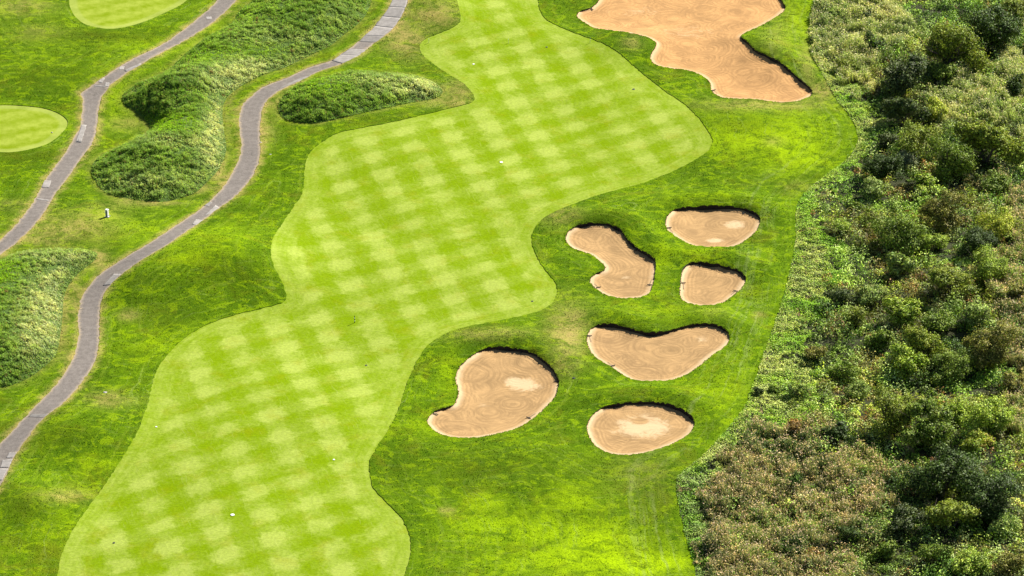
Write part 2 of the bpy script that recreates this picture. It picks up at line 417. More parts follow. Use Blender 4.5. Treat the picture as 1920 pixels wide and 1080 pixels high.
def mat_rough():
    m, nt, out = nodes_of('rough_turf'); b = NB(nt); p = b.pos()
    flat = b.scale(p, (1., 1., 0.))
    dn = b.attr('d_near').outputs['Fac']
    sep = b.n('ShaderNodeSeparateXYZ'); b.link(flat, sep.inputs[0])
    big = b.noise(flat, .09, 4, .6, .4)
    mid = b.noise(flat, .45, 5, .65, .8)
    fine = b.noise(flat, 2.2, 4, .7)
    grain = b.noise(flat, 6.0, 2, .7)
    # mowing follows the edges of fairway, sand and path
    wob = b.math('MULTIPLY', b.noise(flat, .25, 2), 1.2)
    st = b.noise(b.combine(b.math('MULTIPLY', b.math('ADD', dn, wob), 1.6), b.math('MULTIPLY', sep.outputs[0], .06), b.math('MULTIPLY', sep.outputs[1], .06)), 1.0, 3, .6)
    st2 = b.noise(b.scale(flat, (.35, 1.5, 1.)), 1.0, 4, .6, .3)
    g1 = b.ramp(b.math('ADD', b.math('MULTIPLY', mid, .55), b.math('MULTIPLY', big, .5)), .34, .74)
    c = b.mix(g1, (.040, .092, .0016), (.114, .205, .0020))
    c = b.mix(b.ramp(st, .50, .72, 0., .38), c, (.185, .255, .022))
    c = b.mix(b.ramp(st, .50, .30, 0., .45), c, (.046, .092, .001))
    c = b.mix(b.ramp(st2, .55, .75, 0., .40), c, (.185, .25, .045))
    c = b.mix(b.ramp(b.noise(b.vmath('ADD', flat, (77., 31., 0.)).outputs[0], .16, 5, .65, 1.0), .50, .70, 0., .45), c, (.135, .135, .006))
    c = b.mix(b.ramp(fine, .52, .80, 0., .45), c, (.22, .30, .012))
    patch = b.noise(b.scale(flat, (.8, 1., 1.)), .42, 7, .72, 1.6)
    c = b.mix(b.ramp(patch, .53, .575, 0., .55), c, (.205, .31, .002))
    c = b.mix(b.ramp(patch, .45, .40, 0., .5), c, (.055, .10, .001))
    c = b.mix(b.ramp(fine, .42, .22, 0., .45), c, (.04, .075, .001))
    lush = b.math('MULTIPLY', b.attr('lush').outputs['Fac'], b.ramp(b.math('ADD', mid, b.math('MULTIPLY', fine, .4)), .45, .85), clamp=True)
    c = b.mix(lush, c, (.275, .41, .002))
    swirl = b.noise(b.combine(b.math('MULTIPLY', b.math('ADD', dn, b.math('MULTIPLY', b.noise(flat, .12, 3, .6), 5.)), 3.2), b.math('MULTIPLY', sep.outputs[0], .05), b.math('MULTIPLY', sep.outputs[1], .05)), 1., 4, .7)
    c = b.mix(b.math('MULTIPLY', b.ramp(swirl, .55, .72, 0., .42), b.ramp(big, .38, .62)), c, (.235, .30, .075))
    dwl = b.attr('d_wild').outputs['Fac']
    trk = b.noise(b.combine(b.math('MULTIPLY', b.math('ADD', dwl, b.math('MULTIPLY', big, 2.5)), 1.5), b.math('MULTIPLY', sep.outputs[0], .04), b.math('MULTIPLY', sep.outputs[1], .04)), 1., 2, .6)
    c = b.mix(b.math('MULTIPLY', b.math('MULTIPLY', b.ramp(trk, .48, .75, 0., .5), b.ramp(mid, .35, .62)), b.math('MULTIPLY', b.ramp(dwl, 9., 5.), b.ramp(dwl, .8, 2.))), c, (.25, .30, .10))
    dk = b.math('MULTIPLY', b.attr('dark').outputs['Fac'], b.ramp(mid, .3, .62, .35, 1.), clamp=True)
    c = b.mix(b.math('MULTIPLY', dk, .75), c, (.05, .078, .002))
    dry = b.math('MULTIPLY', b.attr('dry').outputs['Fac'], b.ramp(b.math('ADD', mid, b.math('MULTIPLY', fine, .5)), .5, .95, .05, 1.0), clamp=True)
    c = b.mix(dry, c, (.34, .27, .085))
    bare = b.noise(b.vmath('ADD', flat, (3., 91., 0.)).outputs[0], .8, 4, .65)
    c = b.mix(b.ramp(bare, .70, .76, 0., .6), c, (.26, .21, .07))
    c = b.mix(b.ramp(grain, .3, .75, 0., 1.), b.mix(1., c, (.68, .68, .68), 'MULTIPLY'), b.mix(1., c, (1.3, 1.3, 1.3), 'MULTIPLY'))
    hgt = b.math('ADD', b.math('MULTIPLY', b.noise(flat, 3.2, 5, .7), 1.), b.math('MULTIPLY', mid, 1.6))
    b.bsdf(out, c, .9, hgt, .7, .12, .02)
    return m

A_DIR = (.266, -.964); A_N = (.964, .266); B_N = (-.55, .835)
def mat_fairway():
    m, nt, out = nodes_of('fairway_turf'); b = NB(nt); p = b.pos()
    flat = b.scale(p, (1., 1., 0.))
    sep = b.n('ShaderNodeSeparateXYZ')
    ds = b.n('ShaderNodeTexNoise'); b.link(flat, ds.inputs['Vector']); ds.inputs['Scale'].default_value = .35; ds.inputs['Detail'].default_value = 3
    w = b.vmath('ADD', flat, b.scale(b.vmath('SUBTRACT', ds.outputs['Color'], (.5, .5, .5)).outputs[0], (1.0, 1.0, 0.))).outputs[0]
    x0, y0 = P(646.6, 349)
    w = b.vmath('SUBTRACT', w, (float(x0), float(y0), 0.)).outputs[0]
    ua = b.math('DIVIDE', b.vmath('DOT_PRODUCT', w, (*A_N, 0.)).outputs['Value'], 6.2)
    ub = b.math('DIVIDE', b.vmath('DOT_PRODUCT', w, (*B_N, 0.)).outputs['Value'], 5.3)
    ca = b.math('COSINE', b.math('MULTIPLY', ua, 2 * math.pi)); cb = b.math('COSINE', b.math('MULTIPLY', ub, 2 * math.pi))
    fuzz = b.math('MULTIPLY', b.math('SUBTRACT', b.noise(flat, .9, 6, .75), .5), 3.2)
    sa = b.ramp(b.math('ADD', ca, fuzz), -.75, .75); sb = b.ramp(b.math('ADD', cb, fuzz), -.8, .8)
    # how strongly each pass still shows varies over the fairway
    na = b.ramp(b.noise(b.vmath('ADD', flat, (31., 7., 0.)).outputs[0], .055, 2), .38, .6, .5, 1.)
    nb = b.ramp(b.noise(b.vmath('ADD', flat, (-19., 57., 0.)).outputs[0], .06, 2), .38, .6, .5, 1.)
    ids = b.combine(b.math('ROUND', ua), b.math('ROUND', ub), 0.)
    wn_ = b.n('ShaderNodeTexWhiteNoise', noise_dimensions='2D'); b.link(ids, wn_.inputs['Vector'])
    per = b.math('ADD', b.math('MULTIPLY', wn_.outputs['Value'], .75), .35)
    tile = b.math('ADD', b.math('MULTIPLY', b.math('MULTIPLY', sa, na), .42), b.math('MULTIPLY', b.math('MULTIPLY', sb, nb), .30))
    tile = b.math('ADD', tile, b.math('MULTIPLY', b.math('MULTIPLY', b.math('MULTIPLY', sa, sb), per), .28))
    df = b.attr('d_fair').outputs['Fac']
    rim = b.ramp(b.math('ADD', df, b.math('MULTIPLY', b.noise(flat, .3, 3), 2.)), 2.2, 4.6)
    tile = b.math('ADD', b.math('MULTIPLY', tile, rim), b.math('MULTIPLY', b.math('SUBTRACT', 1., rim), .34))
    cell = b.noise(flat, .13, 4, .6)
    tile = b.math('ADD', tile, b.math('MULTIPLY', b.math('SUBTRACT', cell, .5), 1.0))
    streak = b.noise(b.combine(b.math('MULTIPLY', df, 2.0), b.math('MULTIPLY', b.vmath('DOT_PRODUCT', flat, (1., 0., 0.)).outputs['Value'], .08), b.math('MULTIPLY', b.vmath('DOT_PRODUCT', flat, (0., 1., 0.)).outputs['Value'], .08)), 1., 3)
    tile = b.math('ADD', tile, b.math('MULTIPLY', b.math('SUBTRACT', streak, .5), b.ramp(df, 7., 0., .12, .75)))
    mid = b.noise(flat, .8, 5, .7, .6)
    tile = b.math('ADD', tile, b.math('MULTIPLY', b.math('SUBTRACT', mid, .5), 1.1))
    fine = b.noise(b.scale(flat, (.8, 1., 1.)), 3.2, 4, .75)
    c = b.mix(b.ramp(tile, -.15, .95), (.148, .232, .0010), (.285, .352, .060))
    c = b.mix(b.ramp(b.noise(b.vmath('ADD', flat, (5., -37., 0.)).outputs[0], .3, 4, .6), .50, .75, 0., .35), c, (.215, .215, .003))
    c = b.mix(b.ramp(fine, .25, .8, 0., 1.), b.mix(1., c, (.76, .76, .76), 'MULTIPLY'), b.mix(1., c, (1.22, 1.22, 1.2), 'MULTIPLY'))
    # the seam where two mower passes meet, and scuffs that run with the passes
    seam = b.math('MULTIPLY', b.ramp(b.math('ABSOLUTE', ca), .0, .07, 1., 0.), b.math('MULTIPLY', rim, b.ramp(b.noise(flat, .12, 3), .42, .6, 0., .30)))
    c = b.mix(seam, c, (.105, .165, .002))
    sc = b.noise(b.combine(b.math('MULTIPLY', ua, 26.), b.math('MULTIPLY', ub, 1.1), 0.), 1., 4, .7)
    c = b.mix(b.ramp(sc, .56, .74, 0., .30), c, (.36, .40, .12))
    sc2 = b.noise(b.combine(b.math('MULTIPLY', ua, 1.6), b.math('MULTIPLY', ub, 22.), 5.), 1., 4, .7)
    c = b.mix(b.ramp(sc2, .57, .76, 0., .28), c, (.14, .20, .004))
    tr = b.n('ShaderNodeTexWave', wave_type='BANDS', bands_direction='X'); b.link(b.vmath('ADD', b.scale(flat, (1., -.12, 0.)), (0., 0., 0.)).outputs[0], tr.inputs['Vector'])
    tr.inputs['Scale'].default_value = .055; tr.inputs['Distortion'].default_value = 9.; tr.inputs['Detail'].default_value = 2; tr.inputs['Detail Scale'].default_value = .25
    c = b.mix(b.math('MULTIPLY', b.ramp(tr.outputs['Fac'], .985, .999, 0., .0), b.ramp(b.noise(flat, .08, 2), .5, .62)), c, (.50, .56, .20))
    b.bsdf(out, c, .9, b.math('ADD', fine, mid), .35, .05, .02)
    return m

def mat_green():
    m, nt, out = nodes_of('green_turf'); b = NB(nt); flat = b.scale(b.pos(), (1., 1., 0.))
    w = b.n('ShaderNodeTexWave', wave_type='BANDS', bands_direction='X')
    r = b.n('ShaderNodeVectorRotate', rotation_type='Z_AXIS'); b.link(flat, r.inputs['Vector']); r.inputs['Angle'].default_value = R(62)
    b.link(r.outputs[0], w.inputs['Vector']); w.inputs['Scale'].default_value = .085; w.inputs['Distortion'].default_value = .8
    n = b.noise(flat, .7, 4, .6); f = b.noise(flat, 4., 3, .7)
    t = b.math('ADD', b.math('MULTIPLY', w.outputs['Fac'], .25), b.math('MULTIPLY', n, 1.))
    c = b.mix(b.ramp(t, .25, 1.), (.15, .215, .003), (.27, .325, .045))
    rim = b.ramp(b.attr('d_near').outputs['Fac'], .9, 1.5, .35, 0.)
    c = b.mix(rim, c, (.30, .34, .10))
    c = b.mix(f, b.mix(1., c, (.8, .8, .8), 'MULTIPLY'), b.mix(1., c, (1.2, 1.2, 1.2), 'MULTIPLY'))
    b.bsdf(out, c, .9, f, .3, .04, .02)
    return m

def mat_sand(name, tan, pale):
    m, nt, out = nodes_of(name); b = NB(nt); flat = b.scale(b.pos(), (1., 1., 0.))
    de = b.attr('d_edge').outputs['Fac']; pt = b.attr('pale').outputs['Fac']; ff = b.attr('side').outputs['Fac']
    warp = b.n('ShaderNodeTexNoise'); b.link(flat, warp.inputs['Vector']); warp.inputs['Scale'].default_value = .22; warp.inputs['Detail'].default_value = 2
    wv = b.vmath('ADD', flat, b.scale(b.vmath('SUBTRACT', warp.outputs['Color'], (.5, .5, .5)).outputs[0], (.7, .7, 0.))).outputs[0]
    def vor(vec, sc):
        v = b.n('ShaderNodeTexVoronoi', feature='F1'); b.link(vec, v.inputs['Vector']); v.inputs['Scale'].default_value = sc
        return v.outputs['Distance']
    v1 = vor(wv, .15); v2 = vor(b.vmath('ADD', wv, (13., 5., 0.)).outputs[0], .24)
    s1 = b.math('SINE', b.math('MULTIPLY', v1, 62.)); s2 = b.math('SINE', b.math('MULTIPLY', v2, 44.)); s3 = b.math('SINE', b.math('MULTIPLY', b.math('ADD', de, b.math('MULTIPLY', warp.outputs['Fac'], .8)), 12.))
    sel = b.ramp(b.noise(b.vmath('ADD', flat, (9., 40., 0.)).outputs[0], .22, 2), .42, .58)
    nr = b.ramp(de, 1.6, 2.6, 1., 0.)
    s = b.math('ADD', b.math('MULTIPLY', s1, sel), b.math('MULTIPLY', s2, b.math('SUBTRACT', 1., sel)))
    s = b.math('ADD', b.math('MULTIPLY', s, b.math('SUBTRACT', 1., nr)), b.math('MULTIPLY', s3, nr))
    amp = b.ramp(b.noise(flat, .6, 4, .7), .35, .62, .12, 1.)
    s = b.math('MULTIPLY', s, amp)
    arc = b.noise(b.combine(b.math('MULTIPLY', v1, 34.), b.math('MULTIPLY', v2, 1.5), 3.), 1., 2, .5)
    s = b.math('ADD', s, b.math('MULTIPLY', b.math('SUBTRACT', arc, .5), 2.6))
    streak = b.noise(b.combine(b.math('MULTIPLY', v1, 22.), b.math('MULTIPLY', v2, 2.), 0.), 1., 4, .7)
    big = b.noise(flat, .3, 4, .6)
    t = b.math('ADD', b.math('MULTIPLY', s, .085), b.math('ADD', b.math('MULTIPLY', streak, .7), b.math('MULTIPLY', big, .7)))
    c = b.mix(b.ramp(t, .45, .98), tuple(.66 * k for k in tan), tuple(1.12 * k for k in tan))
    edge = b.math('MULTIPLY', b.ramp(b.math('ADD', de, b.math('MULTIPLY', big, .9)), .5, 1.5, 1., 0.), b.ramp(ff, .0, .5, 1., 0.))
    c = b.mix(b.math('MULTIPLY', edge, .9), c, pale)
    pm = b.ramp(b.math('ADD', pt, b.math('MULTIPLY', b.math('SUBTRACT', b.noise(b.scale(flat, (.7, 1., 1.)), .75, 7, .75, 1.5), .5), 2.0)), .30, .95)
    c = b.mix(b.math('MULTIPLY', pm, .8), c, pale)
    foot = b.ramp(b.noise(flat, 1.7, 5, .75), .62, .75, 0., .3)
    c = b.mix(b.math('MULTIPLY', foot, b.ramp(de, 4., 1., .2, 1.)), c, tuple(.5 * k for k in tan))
    h = b.math('ADD', b.math('MULTIPLY', s, .5), b.math('MULTIPLY', b.noise(flat, 3., 5, .7), 1.2))
    b.bsdf(out, c, .95, h, .5, .035, .1)
    return m

def mat_path():
    m, nt, out = nodes_of('asphalt'); b = NB(nt); flat = b.scale(b.pos(), (1., 1., 0.))
    n = b.noise(flat, .5, 5, .65); f = b.noise(flat, 7., 3, .8); g = b.noise(flat, 2.5, 4, .6)
    n = b.math('ADD', b.math('MULTIPLY', n, .5), b.math('MULTIPLY', b.ramp(b.noise(flat, 1.3, 6, .75), .38, .64), .5))
    c = b.mix(n, (.118, .102, .090), (.215, .190, .168))
    c = b.mix(b.ramp(f, .3, .75), b.mix(1., c, (.74, .74, .75), 'MULTIPLY'), b.mix(1., c, (1.28, 1.26, 1.23), 'MULTIPLY'))
    de = b.attr('d_edge').outputs['Fac']
    c = b.mix(b.ramp(b.math('ADD', de, b.math('MULTIPLY', g, .9)), .40, .95, .8, 0.), c, (.34, .27, .18))
    v = b.n('ShaderNodeTexVoronoi', feature='DISTANCE_TO_EDGE'); v.inputs['Scale'].default_value = .33
    b.link(b.vmath('ADD', flat, b.scale(b.combine(g, n, 0.), (1.5, 1.5, 0.))).outputs[0], v.inputs['Vector'])
    cr = b.math('MULTIPLY', b.ramp(v.outputs['Distance'], .0, .02, .75, 0.), b.ramp(b.noise(flat, .12, 2), .52, .6))
    c = b.mix(cr, c, (.05, .045, .04))
    b.bsdf(out, c, .9, f, .4, .02)
    return m
def mat_concrete():
    m, nt, out = nodes_of('weathered_concrete'); b = NB(nt); flat = b.scale(b.pos(), (1., 1., 0.))
    n = b.noise(flat, 1.1, 5, .7); f = b.noise(flat, 7., 3, .8)
    oi = b.n('ShaderNodeObjectInfo')
    c = b.mix(b.ramp(n, .3, .7), (.185, .172, .160), (.27, .254, .238))
    c = b.mix(1., c, oi.outputs['Color'], 'MULTIPLY')
    c = b.mix(b.ramp(f, .3, .8), b.mix(1., c, (.85, .85, .85), 'MULTIPLY'), c)
    b.bsdf(out, c, .9, f, .3, .015)
    return m
def mat_soil(name, a, c2):
    m, nt, out = nodes_of(name); b = NB(nt); p = b.pos()
    n = b.noise(p, 1.2, 5, .7); f = b.noise(p, 6., 3, .7)
    c = b.mix(b.ramp(b.math('ADD', b.math('MULTIPLY', n, .6), b.math('MULTIPLY', f, .4)), .35, .65), a, c2)
    b.bsdf(out, c, .95, f, .6, .08)
    return m
def mat_leaf(name, trans=.35):
    m, nt, out = nodes_of(name); b = NB(nt)
    a = b.attr('tint').outputs['Color']; oi = b.n('ShaderNodeObjectInfo').outputs['Color']
    n = b.noise(b.pos(), .5, 3, .6)
    c = b.mix(1., a, oi, 'MULTIPLY')
    c = b.mix(b.ramp(n, .3, .7), b.mix(1., c, (.8, .85, .8), 'MULTIPLY'), b.mix(1., c, (1.2, 1.12, 1.), 'MULTIPLY'))
    p = b.n('ShaderNodeBsdfPrincipled'); b.link(c, p.inputs['Base Color']); p.inputs['Roughness'].default_value = .6; p.inputs['Specular IOR Level'].default_value = .18
    t = b.n('ShaderNodeBsdfTranslucent'); b.link(b.mix(1., c, (1.25, 1.35, .7), 'MULTIPLY'), t.inputs['Color'])
    mx = b.n('ShaderNodeMixShader'); mx.inputs[0].default_value = trans
    b.link(p.outputs[0], mx.inputs[1]); b.link(t.outputs[0], mx.inputs[2]); b.link(mx.outputs[0], out.inputs[0])
    return m
def mat_plain(name, c, rough=.6):
    m, nt, out = nodes_of(name); b = NB(nt)
    n = b.noise(b.pos(), 8., 3, .6)
    b.bsdf(out, b.mix(n, tuple(.85 * k for k in c), tuple(min(1, 1.1 * k) for k in c)), rough)
    return m

M = dict(rough=mat_rough(), fair=mat_fairway(), green=mat_green(),
         sand=mat_sand('bunker_sand', (.365, .228, .100), (.54, .40, .235)), sand_o=mat_sand('orange_sand', (.445, .250, .098), (.57, .39, .22)),
         path=mat_path(), concrete=mat_concrete(), lip=mat_soil('shaded_lip_soil', (.014, .012, .012), (.035, .028, .02)),  # lip soil is near black: the shade of the bank is in its colour
         wildsoil=mat_soil('scrub_soil', (.016, .020, .006), (.045, .05, .016)), moundsoil=mat_soil('mound_soil', (.04, .075, .012), (.09, .15, .02)),
         leaf=mat_leaf('leaf', .18), blade=mat_leaf('grass_blade', .3), bark=mat_soil('bark', (.07, .055, .04), (.16, .13, .10)),
         white=mat_plain('white_paint', (.8, .8, .78)), black=mat_plain('black_plastic', (.02, .02, .022)), grey=mat_plain('grey_metal', (.22, .24, .26)),
         wood=mat_plain('rake_handle', (.10, .07, .05)), yellow=mat_plain('pale_yellow_paint', (.72, .74, .35)), dull=mat_plain('dark_cap', (.03, .035, .03)),
         stone=mat_plain('pale_stone', (.5, .47, .42), .9))

# ------------------------------------------------------------------ mesh builders
def mesh_np(name, co, faces, mat, smooth=False, attrs=None, colors=None):
    me = bpy.data.meshes.new(name)
    co = np.ascontiguousarray(co, np.float32); faces = np.ascontiguousarray(faces, np.int32)
    k = faces.shape[1]; n = len(faces)
    me.vertices.add(len(co)); me.vertices.foreach_set('co', co.ravel())
    me.loops.add(n * k); me.loops.foreach_set('vertex_index', faces.ravel())
    me.polygons.add(n); me.polygons.foreach_set('loop_start', np.arange(0, n * k, k, dtype=np.int32))
    if smooth: me.polygons.foreach_set('use_smooth', np.ones(n, bool))
    me.update(calc_edges=True)
    for a, v in (attrs or {}).items():
        at = me.attributes.new(a, 'FLOAT', 'POINT'); at.data.foreach_set('value', np.ascontiguousarray(v, np.float32))
    if colors is not None:
        at = me.attributes.new('tint', 'FLOAT_COLOR', 'POINT')
        c4 = np.ones((len(co), 4), np.float32); c4[:, :3] = colors; at.data.foreach_set('color', c4.ravel())
    me.materials.append(mat)
    return me
def link(name, me, parent=None, label=None, cat=None, group=None, kind=None):
    o = bpy.data.objects.new(name, me); col.objects.link(o)
    if parent is not None: o.parent = parent
    tag(o, label, cat, group, kind)
    return o
def tag(o, label=None, cat=None, group=None, kind=None):
    for k, v in (('label', label), ('category', cat), ('group', group), ('kind', kind)):
        if v: o[k] = v
    return o
def empty(name, loc, label=None, cat=None, group=None, kind=None, rz=0.0):
    o = bpy.data.objects.new(name, None); o.location = loc; o.rotation_euler.z = rz; col.objects.link(o)
    return tag(o, label, cat, group, kind)

# ------------------------------------------------------------------ the ground, split by what covers it
def compact(fs):
    vi, inv = np.unique(fs.ravel(), return_inverse=True)
    return vi, inv.reshape(fs.shape)
# edges between different covers: the small steps down to fairway, path and sand
ed = np.concatenate([F2[:, [0, 1]], F2[:, [1, 2]], F2[:, [2, 0]]]); fid = np.tile(np.arange(len(F2)), 3)
key = np.sort(ed, 1); order = np.lexsort((key[:, 1], key[:, 0])); ks = key[order]
same = np.nonzero((ks[1:] == ks[:-1]).all(1))[0]
e1, e2 = order[same], order[same + 1]
ca_, cb_ = cls[fid[e1]], cls[fid[e2]]
steps = {}
for q in np.nonzero(ca_ != cb_)[0]:
    A, B = ca_[q], cb_[q]
    i, j = ed[e1[q]]
    za = zof(A, np.array([i, j])); zb = zof(B, np.array([i, j]))
    if np.abs(za - zb).max() < .004: continue
    if BUNK0 <= A < BUNK0 + 10: steps.setdefault(('lip', A), []).append((i, j, za, zb)); continue
    if BUNK0 <= B < BUNK0 + 10: steps.setdefault(('lip', B), []).append((j, i, zb[::-1], za[::-1])); continue
    owner, oz, lz = (A, za, zb) if za.mean() > zb.mean() else (B, zb, za)
    steps.setdefault(('skirt', owner), []).append((i, j, lz, oz))
def strip(lst, extra=.02):
    co, fs = [], []
    for (i, j, lo, hi) in lst:
        s = len(co)
        co += [(*V2[i], lo[0] - extra), (*V2[j], lo[1] - extra), (*V2[j], hi[1]), (*V2[i], hi[0])]
        fs.append((s, s + 1, s + 2, s + 3))
    return np.array(co), np.array(fs)

def region(name, c, mat, parent=None, attrs=None, with_skirt=True, **tags):
    vi, fs = compact(F2[cls == c])
    x, y = V2[vi, 0], V2[vi, 1]
    co = np.stack([x, y, zof(c, vi)], 1)
    if with_skirt and ('skirt', c) in steps:
        sc, sf = strip(steps[('skirt', c)])
        sf = sf + len(co)
        co = np.concatenate([co, sc]); fs = np.concatenate([fs, sf[:, [0, 1, 2]], sf[:, [0, 2, 3]]])
    at = attrs(co[:, 0], co[:, 1]) if attrs else None
    me = mesh_np(name, co, fs, mat, True, at)
    return link(name, me, parent, **tags)

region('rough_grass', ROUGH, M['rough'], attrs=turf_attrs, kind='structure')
region('fairway', FAIR, M['fair'], attrs=lambda x, y: {'d_fair': dist(x, y, [fair], cap=20)}, kind='structure')
for i in range(2):
    region('putting_green', GREEN0 + i, M['green'], attrs=lambda x, y: {'d_near': dist(x, y, greens, cap=20)}, kind='structure')
for i in range(3):
    region('grass_mound', MOUND0 + i, M['moundsoil'], kind='structure')
path_obj = {}
for i, (c, L) in enumerate(((PATHA, pathA), (PATHB, pathB))):
    path_obj[c] = region('cart_path', c, M['path'], attrs=lambda x, y, L=L: {'d_edge': dist(x, y, [L], cap=5)}, kind='structure')
region('scrub_ground', WILDG, M['wildsoil'], kind='structure')
# far ground out to the horizon
O = 4000.0
co = [(X0, Y0, 0), (X1, Y0, 0), (X1, Y1, 0), (X0, Y1, 0), (-O, -O, -.6), (O, -O, -.6), (O, O, -.6), (-O, O, -.6)]
def outer():
    bx = [(a, Y0) for a in np.arange(X0, X1 + .1, 4)]; bx += [(X1, a) for a in np.arange(Y0 + 4, Y1 - 1, 4)]
    bx += [(a, Y1) for a in np.arange(X0, X1 + .1, 4)[::-1]]; bx += [(X0, a) for a in np.arange(Y0 + 4, Y1 - 1, 4)[::-1]]
    bx = np.array(bx); n = len(bx)
    rings = [bx + 0.0]
    c = np.array([(X0 + X1) / 2, (Y0 + Y1) / 2])
    for k in (1.15, 1.5, 2.5, 6., 30.): rings.append(c + (bx - c) * k)
    co = np.concatenate(rings); z = h0(co[:, 0], co[:, 1]); z[:n] -= 0.0; z[4 * n:] = 0
    fs = []
    for r in range(5):
        for i in range(n):
            a, b2 = r * n + i, r * n + (i + 1) % n
            fs.append((a, a + n, b2 + n, b2))
    at = dict(d_near=np.full(len(co), 9.), d_fair=np.full(len(co), 9.), dry=np.full(len(co), .15), lush=np.zeros(len(co)), dark=np.full(len(co), .2), d_wild=np.zeros(len(co)))
    link('far_meadow', mesh_np('far_meadow', np.column_stack([co, z]), np.array(fs), M['rough'], True, at), kind='structure')
outer()

# ------------------------------------------------------------------ bunkers
B_LABEL = ['heart shaped sand bunker with a white dry patch, nearest the lower fairway',
           'kidney shaped sand bunker with dark shaded lip, beside the fairway corner',
           'oval sand bunker highest of the small ones, with two pale streaks in it',
           'smallest bunker, a rounded wedge of sand between the kidney bunker and the scrub',
           'wide bean shaped bunker with crossing rake arcs, above the lowest oval one',
           'lowest oval sand bunker with a large white dry ring in its middle',
           'huge branching orange sand bunker at the top edge of the picture']
PALE = {0: [(985,722,34,13,1.), (960,715,18,10,.6), (905,760,14,5,.5)], 2: [(1340,451,22,5,1.), (1378,422,22,9,1.)], 5: [(1207,800,56,24,1.05), (1200,790,16,6,-1.1)],
        1: [(1172,520,12,4,.6)], 4: [(1315,635,18,7,.6)], 6: [(1290,60,70,16,.45), (1200,20,60,12,.4)], 3: []}
bunker_obj = []
for i, b in enumerate(bunks):
    c0 = b.mean(0); zc = float(h0(c0[0], c0[1]))
    root = empty('sand_bunker', (c0[0], c0[1], zc), B_LABEL[i], 'bunker', 'sand bunkers beside the fairway')
    c = BUNK0 + i
    vi, fs = compact(F2[cls == c])
    x, y = V2[vi, 0], V2[vi, 1]; z = zof(c, vi)
    f, d = bunk_dir(x, y, i)
    u, v = world_to_px(x, y, z); pale = np.zeros(len(x))
    for (px, py, rx, ry, s) in PALE[i]: pale += s * np.exp(-(((u - px) / rx) ** 2 + ((v - py) / ry) ** 2) ** 1.5)
    de = dist(x, y, [b], cap=30)
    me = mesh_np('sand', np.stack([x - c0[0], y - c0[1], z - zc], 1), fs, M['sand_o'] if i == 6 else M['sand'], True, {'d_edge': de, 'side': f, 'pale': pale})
    link('sand', me, root)
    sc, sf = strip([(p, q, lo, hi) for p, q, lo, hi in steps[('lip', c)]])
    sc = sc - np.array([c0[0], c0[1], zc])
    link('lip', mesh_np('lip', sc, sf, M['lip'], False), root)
    bunker_obj.append(root)

# ------------------------------------------------------------------ concrete pieces of the paths
from mathutils.bvhtree import BVHTree
PTREE = {o.name: BVHTree.FromPolygons([v.co[:] for v in o.data.vertices], [p.vertices[:] for p in o.data.polygons]) for o in path_obj.values()}
def slab(corners, parent, tint=1.0, lift=.008, base=-.05):
    q = np.array([[float(t) for t in P(px, py)] for px, py in corners])
    nu, nv = 12, 10; co = []
    for b_ in range(nv):
        for a_ in range(nu):
            s, t = a_ / (nu - 1), b_ / (nv - 1)
            p = (q[0] * (1 - s) + q[1] * s) * (1 - t) + (q[3] * (1 - s) + q[2] * s) * t
            co.append(p)
    co = np.array(co)
    jit = rng.normal(0, .025, co.shape); co = co + jit * (0 if nu * 0 + abs(corners[0][0] - corners[1][0]) > 28 else 1)
    z = ground(co[:, 0], co[:, 1]) + base + lift
    for k in range(len(co)):
        hit = PTREE[parent.name].ray_cast(Vector((co[k, 0], co[k, 1], 50)), Vector((0, 0, -1)))[0]
        if hit is not None: z[k] = hit.z + .022
    top = np.column_stack([co, z]); fs = []
    for b_ in range(nv - 1):
        for a_ in range(nu - 1):
            k = b_ * nu + a_; fs.append((k, k + nu, k + nu + 1, k + 1))
    rimi = [a_ for a_ in range(nu)] + [b_ * nu + nu - 1 for b_ in range(1, nv)] + [(nv - 1) * nu + a_ for a_ in range(nu - 2, -1, -1)] + [b_ * nu for b_ in range(nv - 2, 0, -1)]
    low = top[rimi] - np.array([0, 0, .05]); s = len(top)
    allv = np.concatenate([top, low]); m = len(rimi)
    for k in range(m): fs.append((rimi[k], rimi[(k + 1) % m], s + (k + 1) % m, s + k))
    o = link('concrete_slab', mesh_np('concrete_slab', allv, np.array(fs), M['concrete']), parent)
    o.color = (tint, tint * .985, tint * .97, 1)
    return o
pA, pB = path_obj[PATHA], path_obj[PATHB]
for c, t in [([(735,-2),(765,-2),(760,14),(729,12)],1.15), ([(729,12),(760,14),(751,33),(716,30)],1.08), ([(716,30),(751,33),(737,52),(702,48)],1.15), ([(702,48),(737,52),(718,67),(682,66)],1.2),
             ([(682,66),(718,67),(706,79),(672,77)],.85), ([(655,91),(690,93),(672,104),(639,102)],1.1), ([(639,102),(672,104),(641,119),(622,113)],1.2), ([(562,146),(584,140),(560,152),(520,167)],1.1),
             ([(404,384),(411,388),(393,401),(384,403)],1.3), ([(367,411),(380,412),(370,423),(360,420)],1.35), ([(390,377),(398,379),(391,386),(383,385)],1.0),
             ([(213,513),(227,513),(206,534),(193,535)],1.1), ([(17,848),(31,848),(23,858),(12,858)],1.15), ([(4,862),(24,860),(16,876),(0,876)],1.2), ([(-2,878),(15,878),(3,900),(-8,900)],1.2),
             ([(58,776),(90,776),(82,782),(53,781)],.85)]:
    slab(c, pB, t)
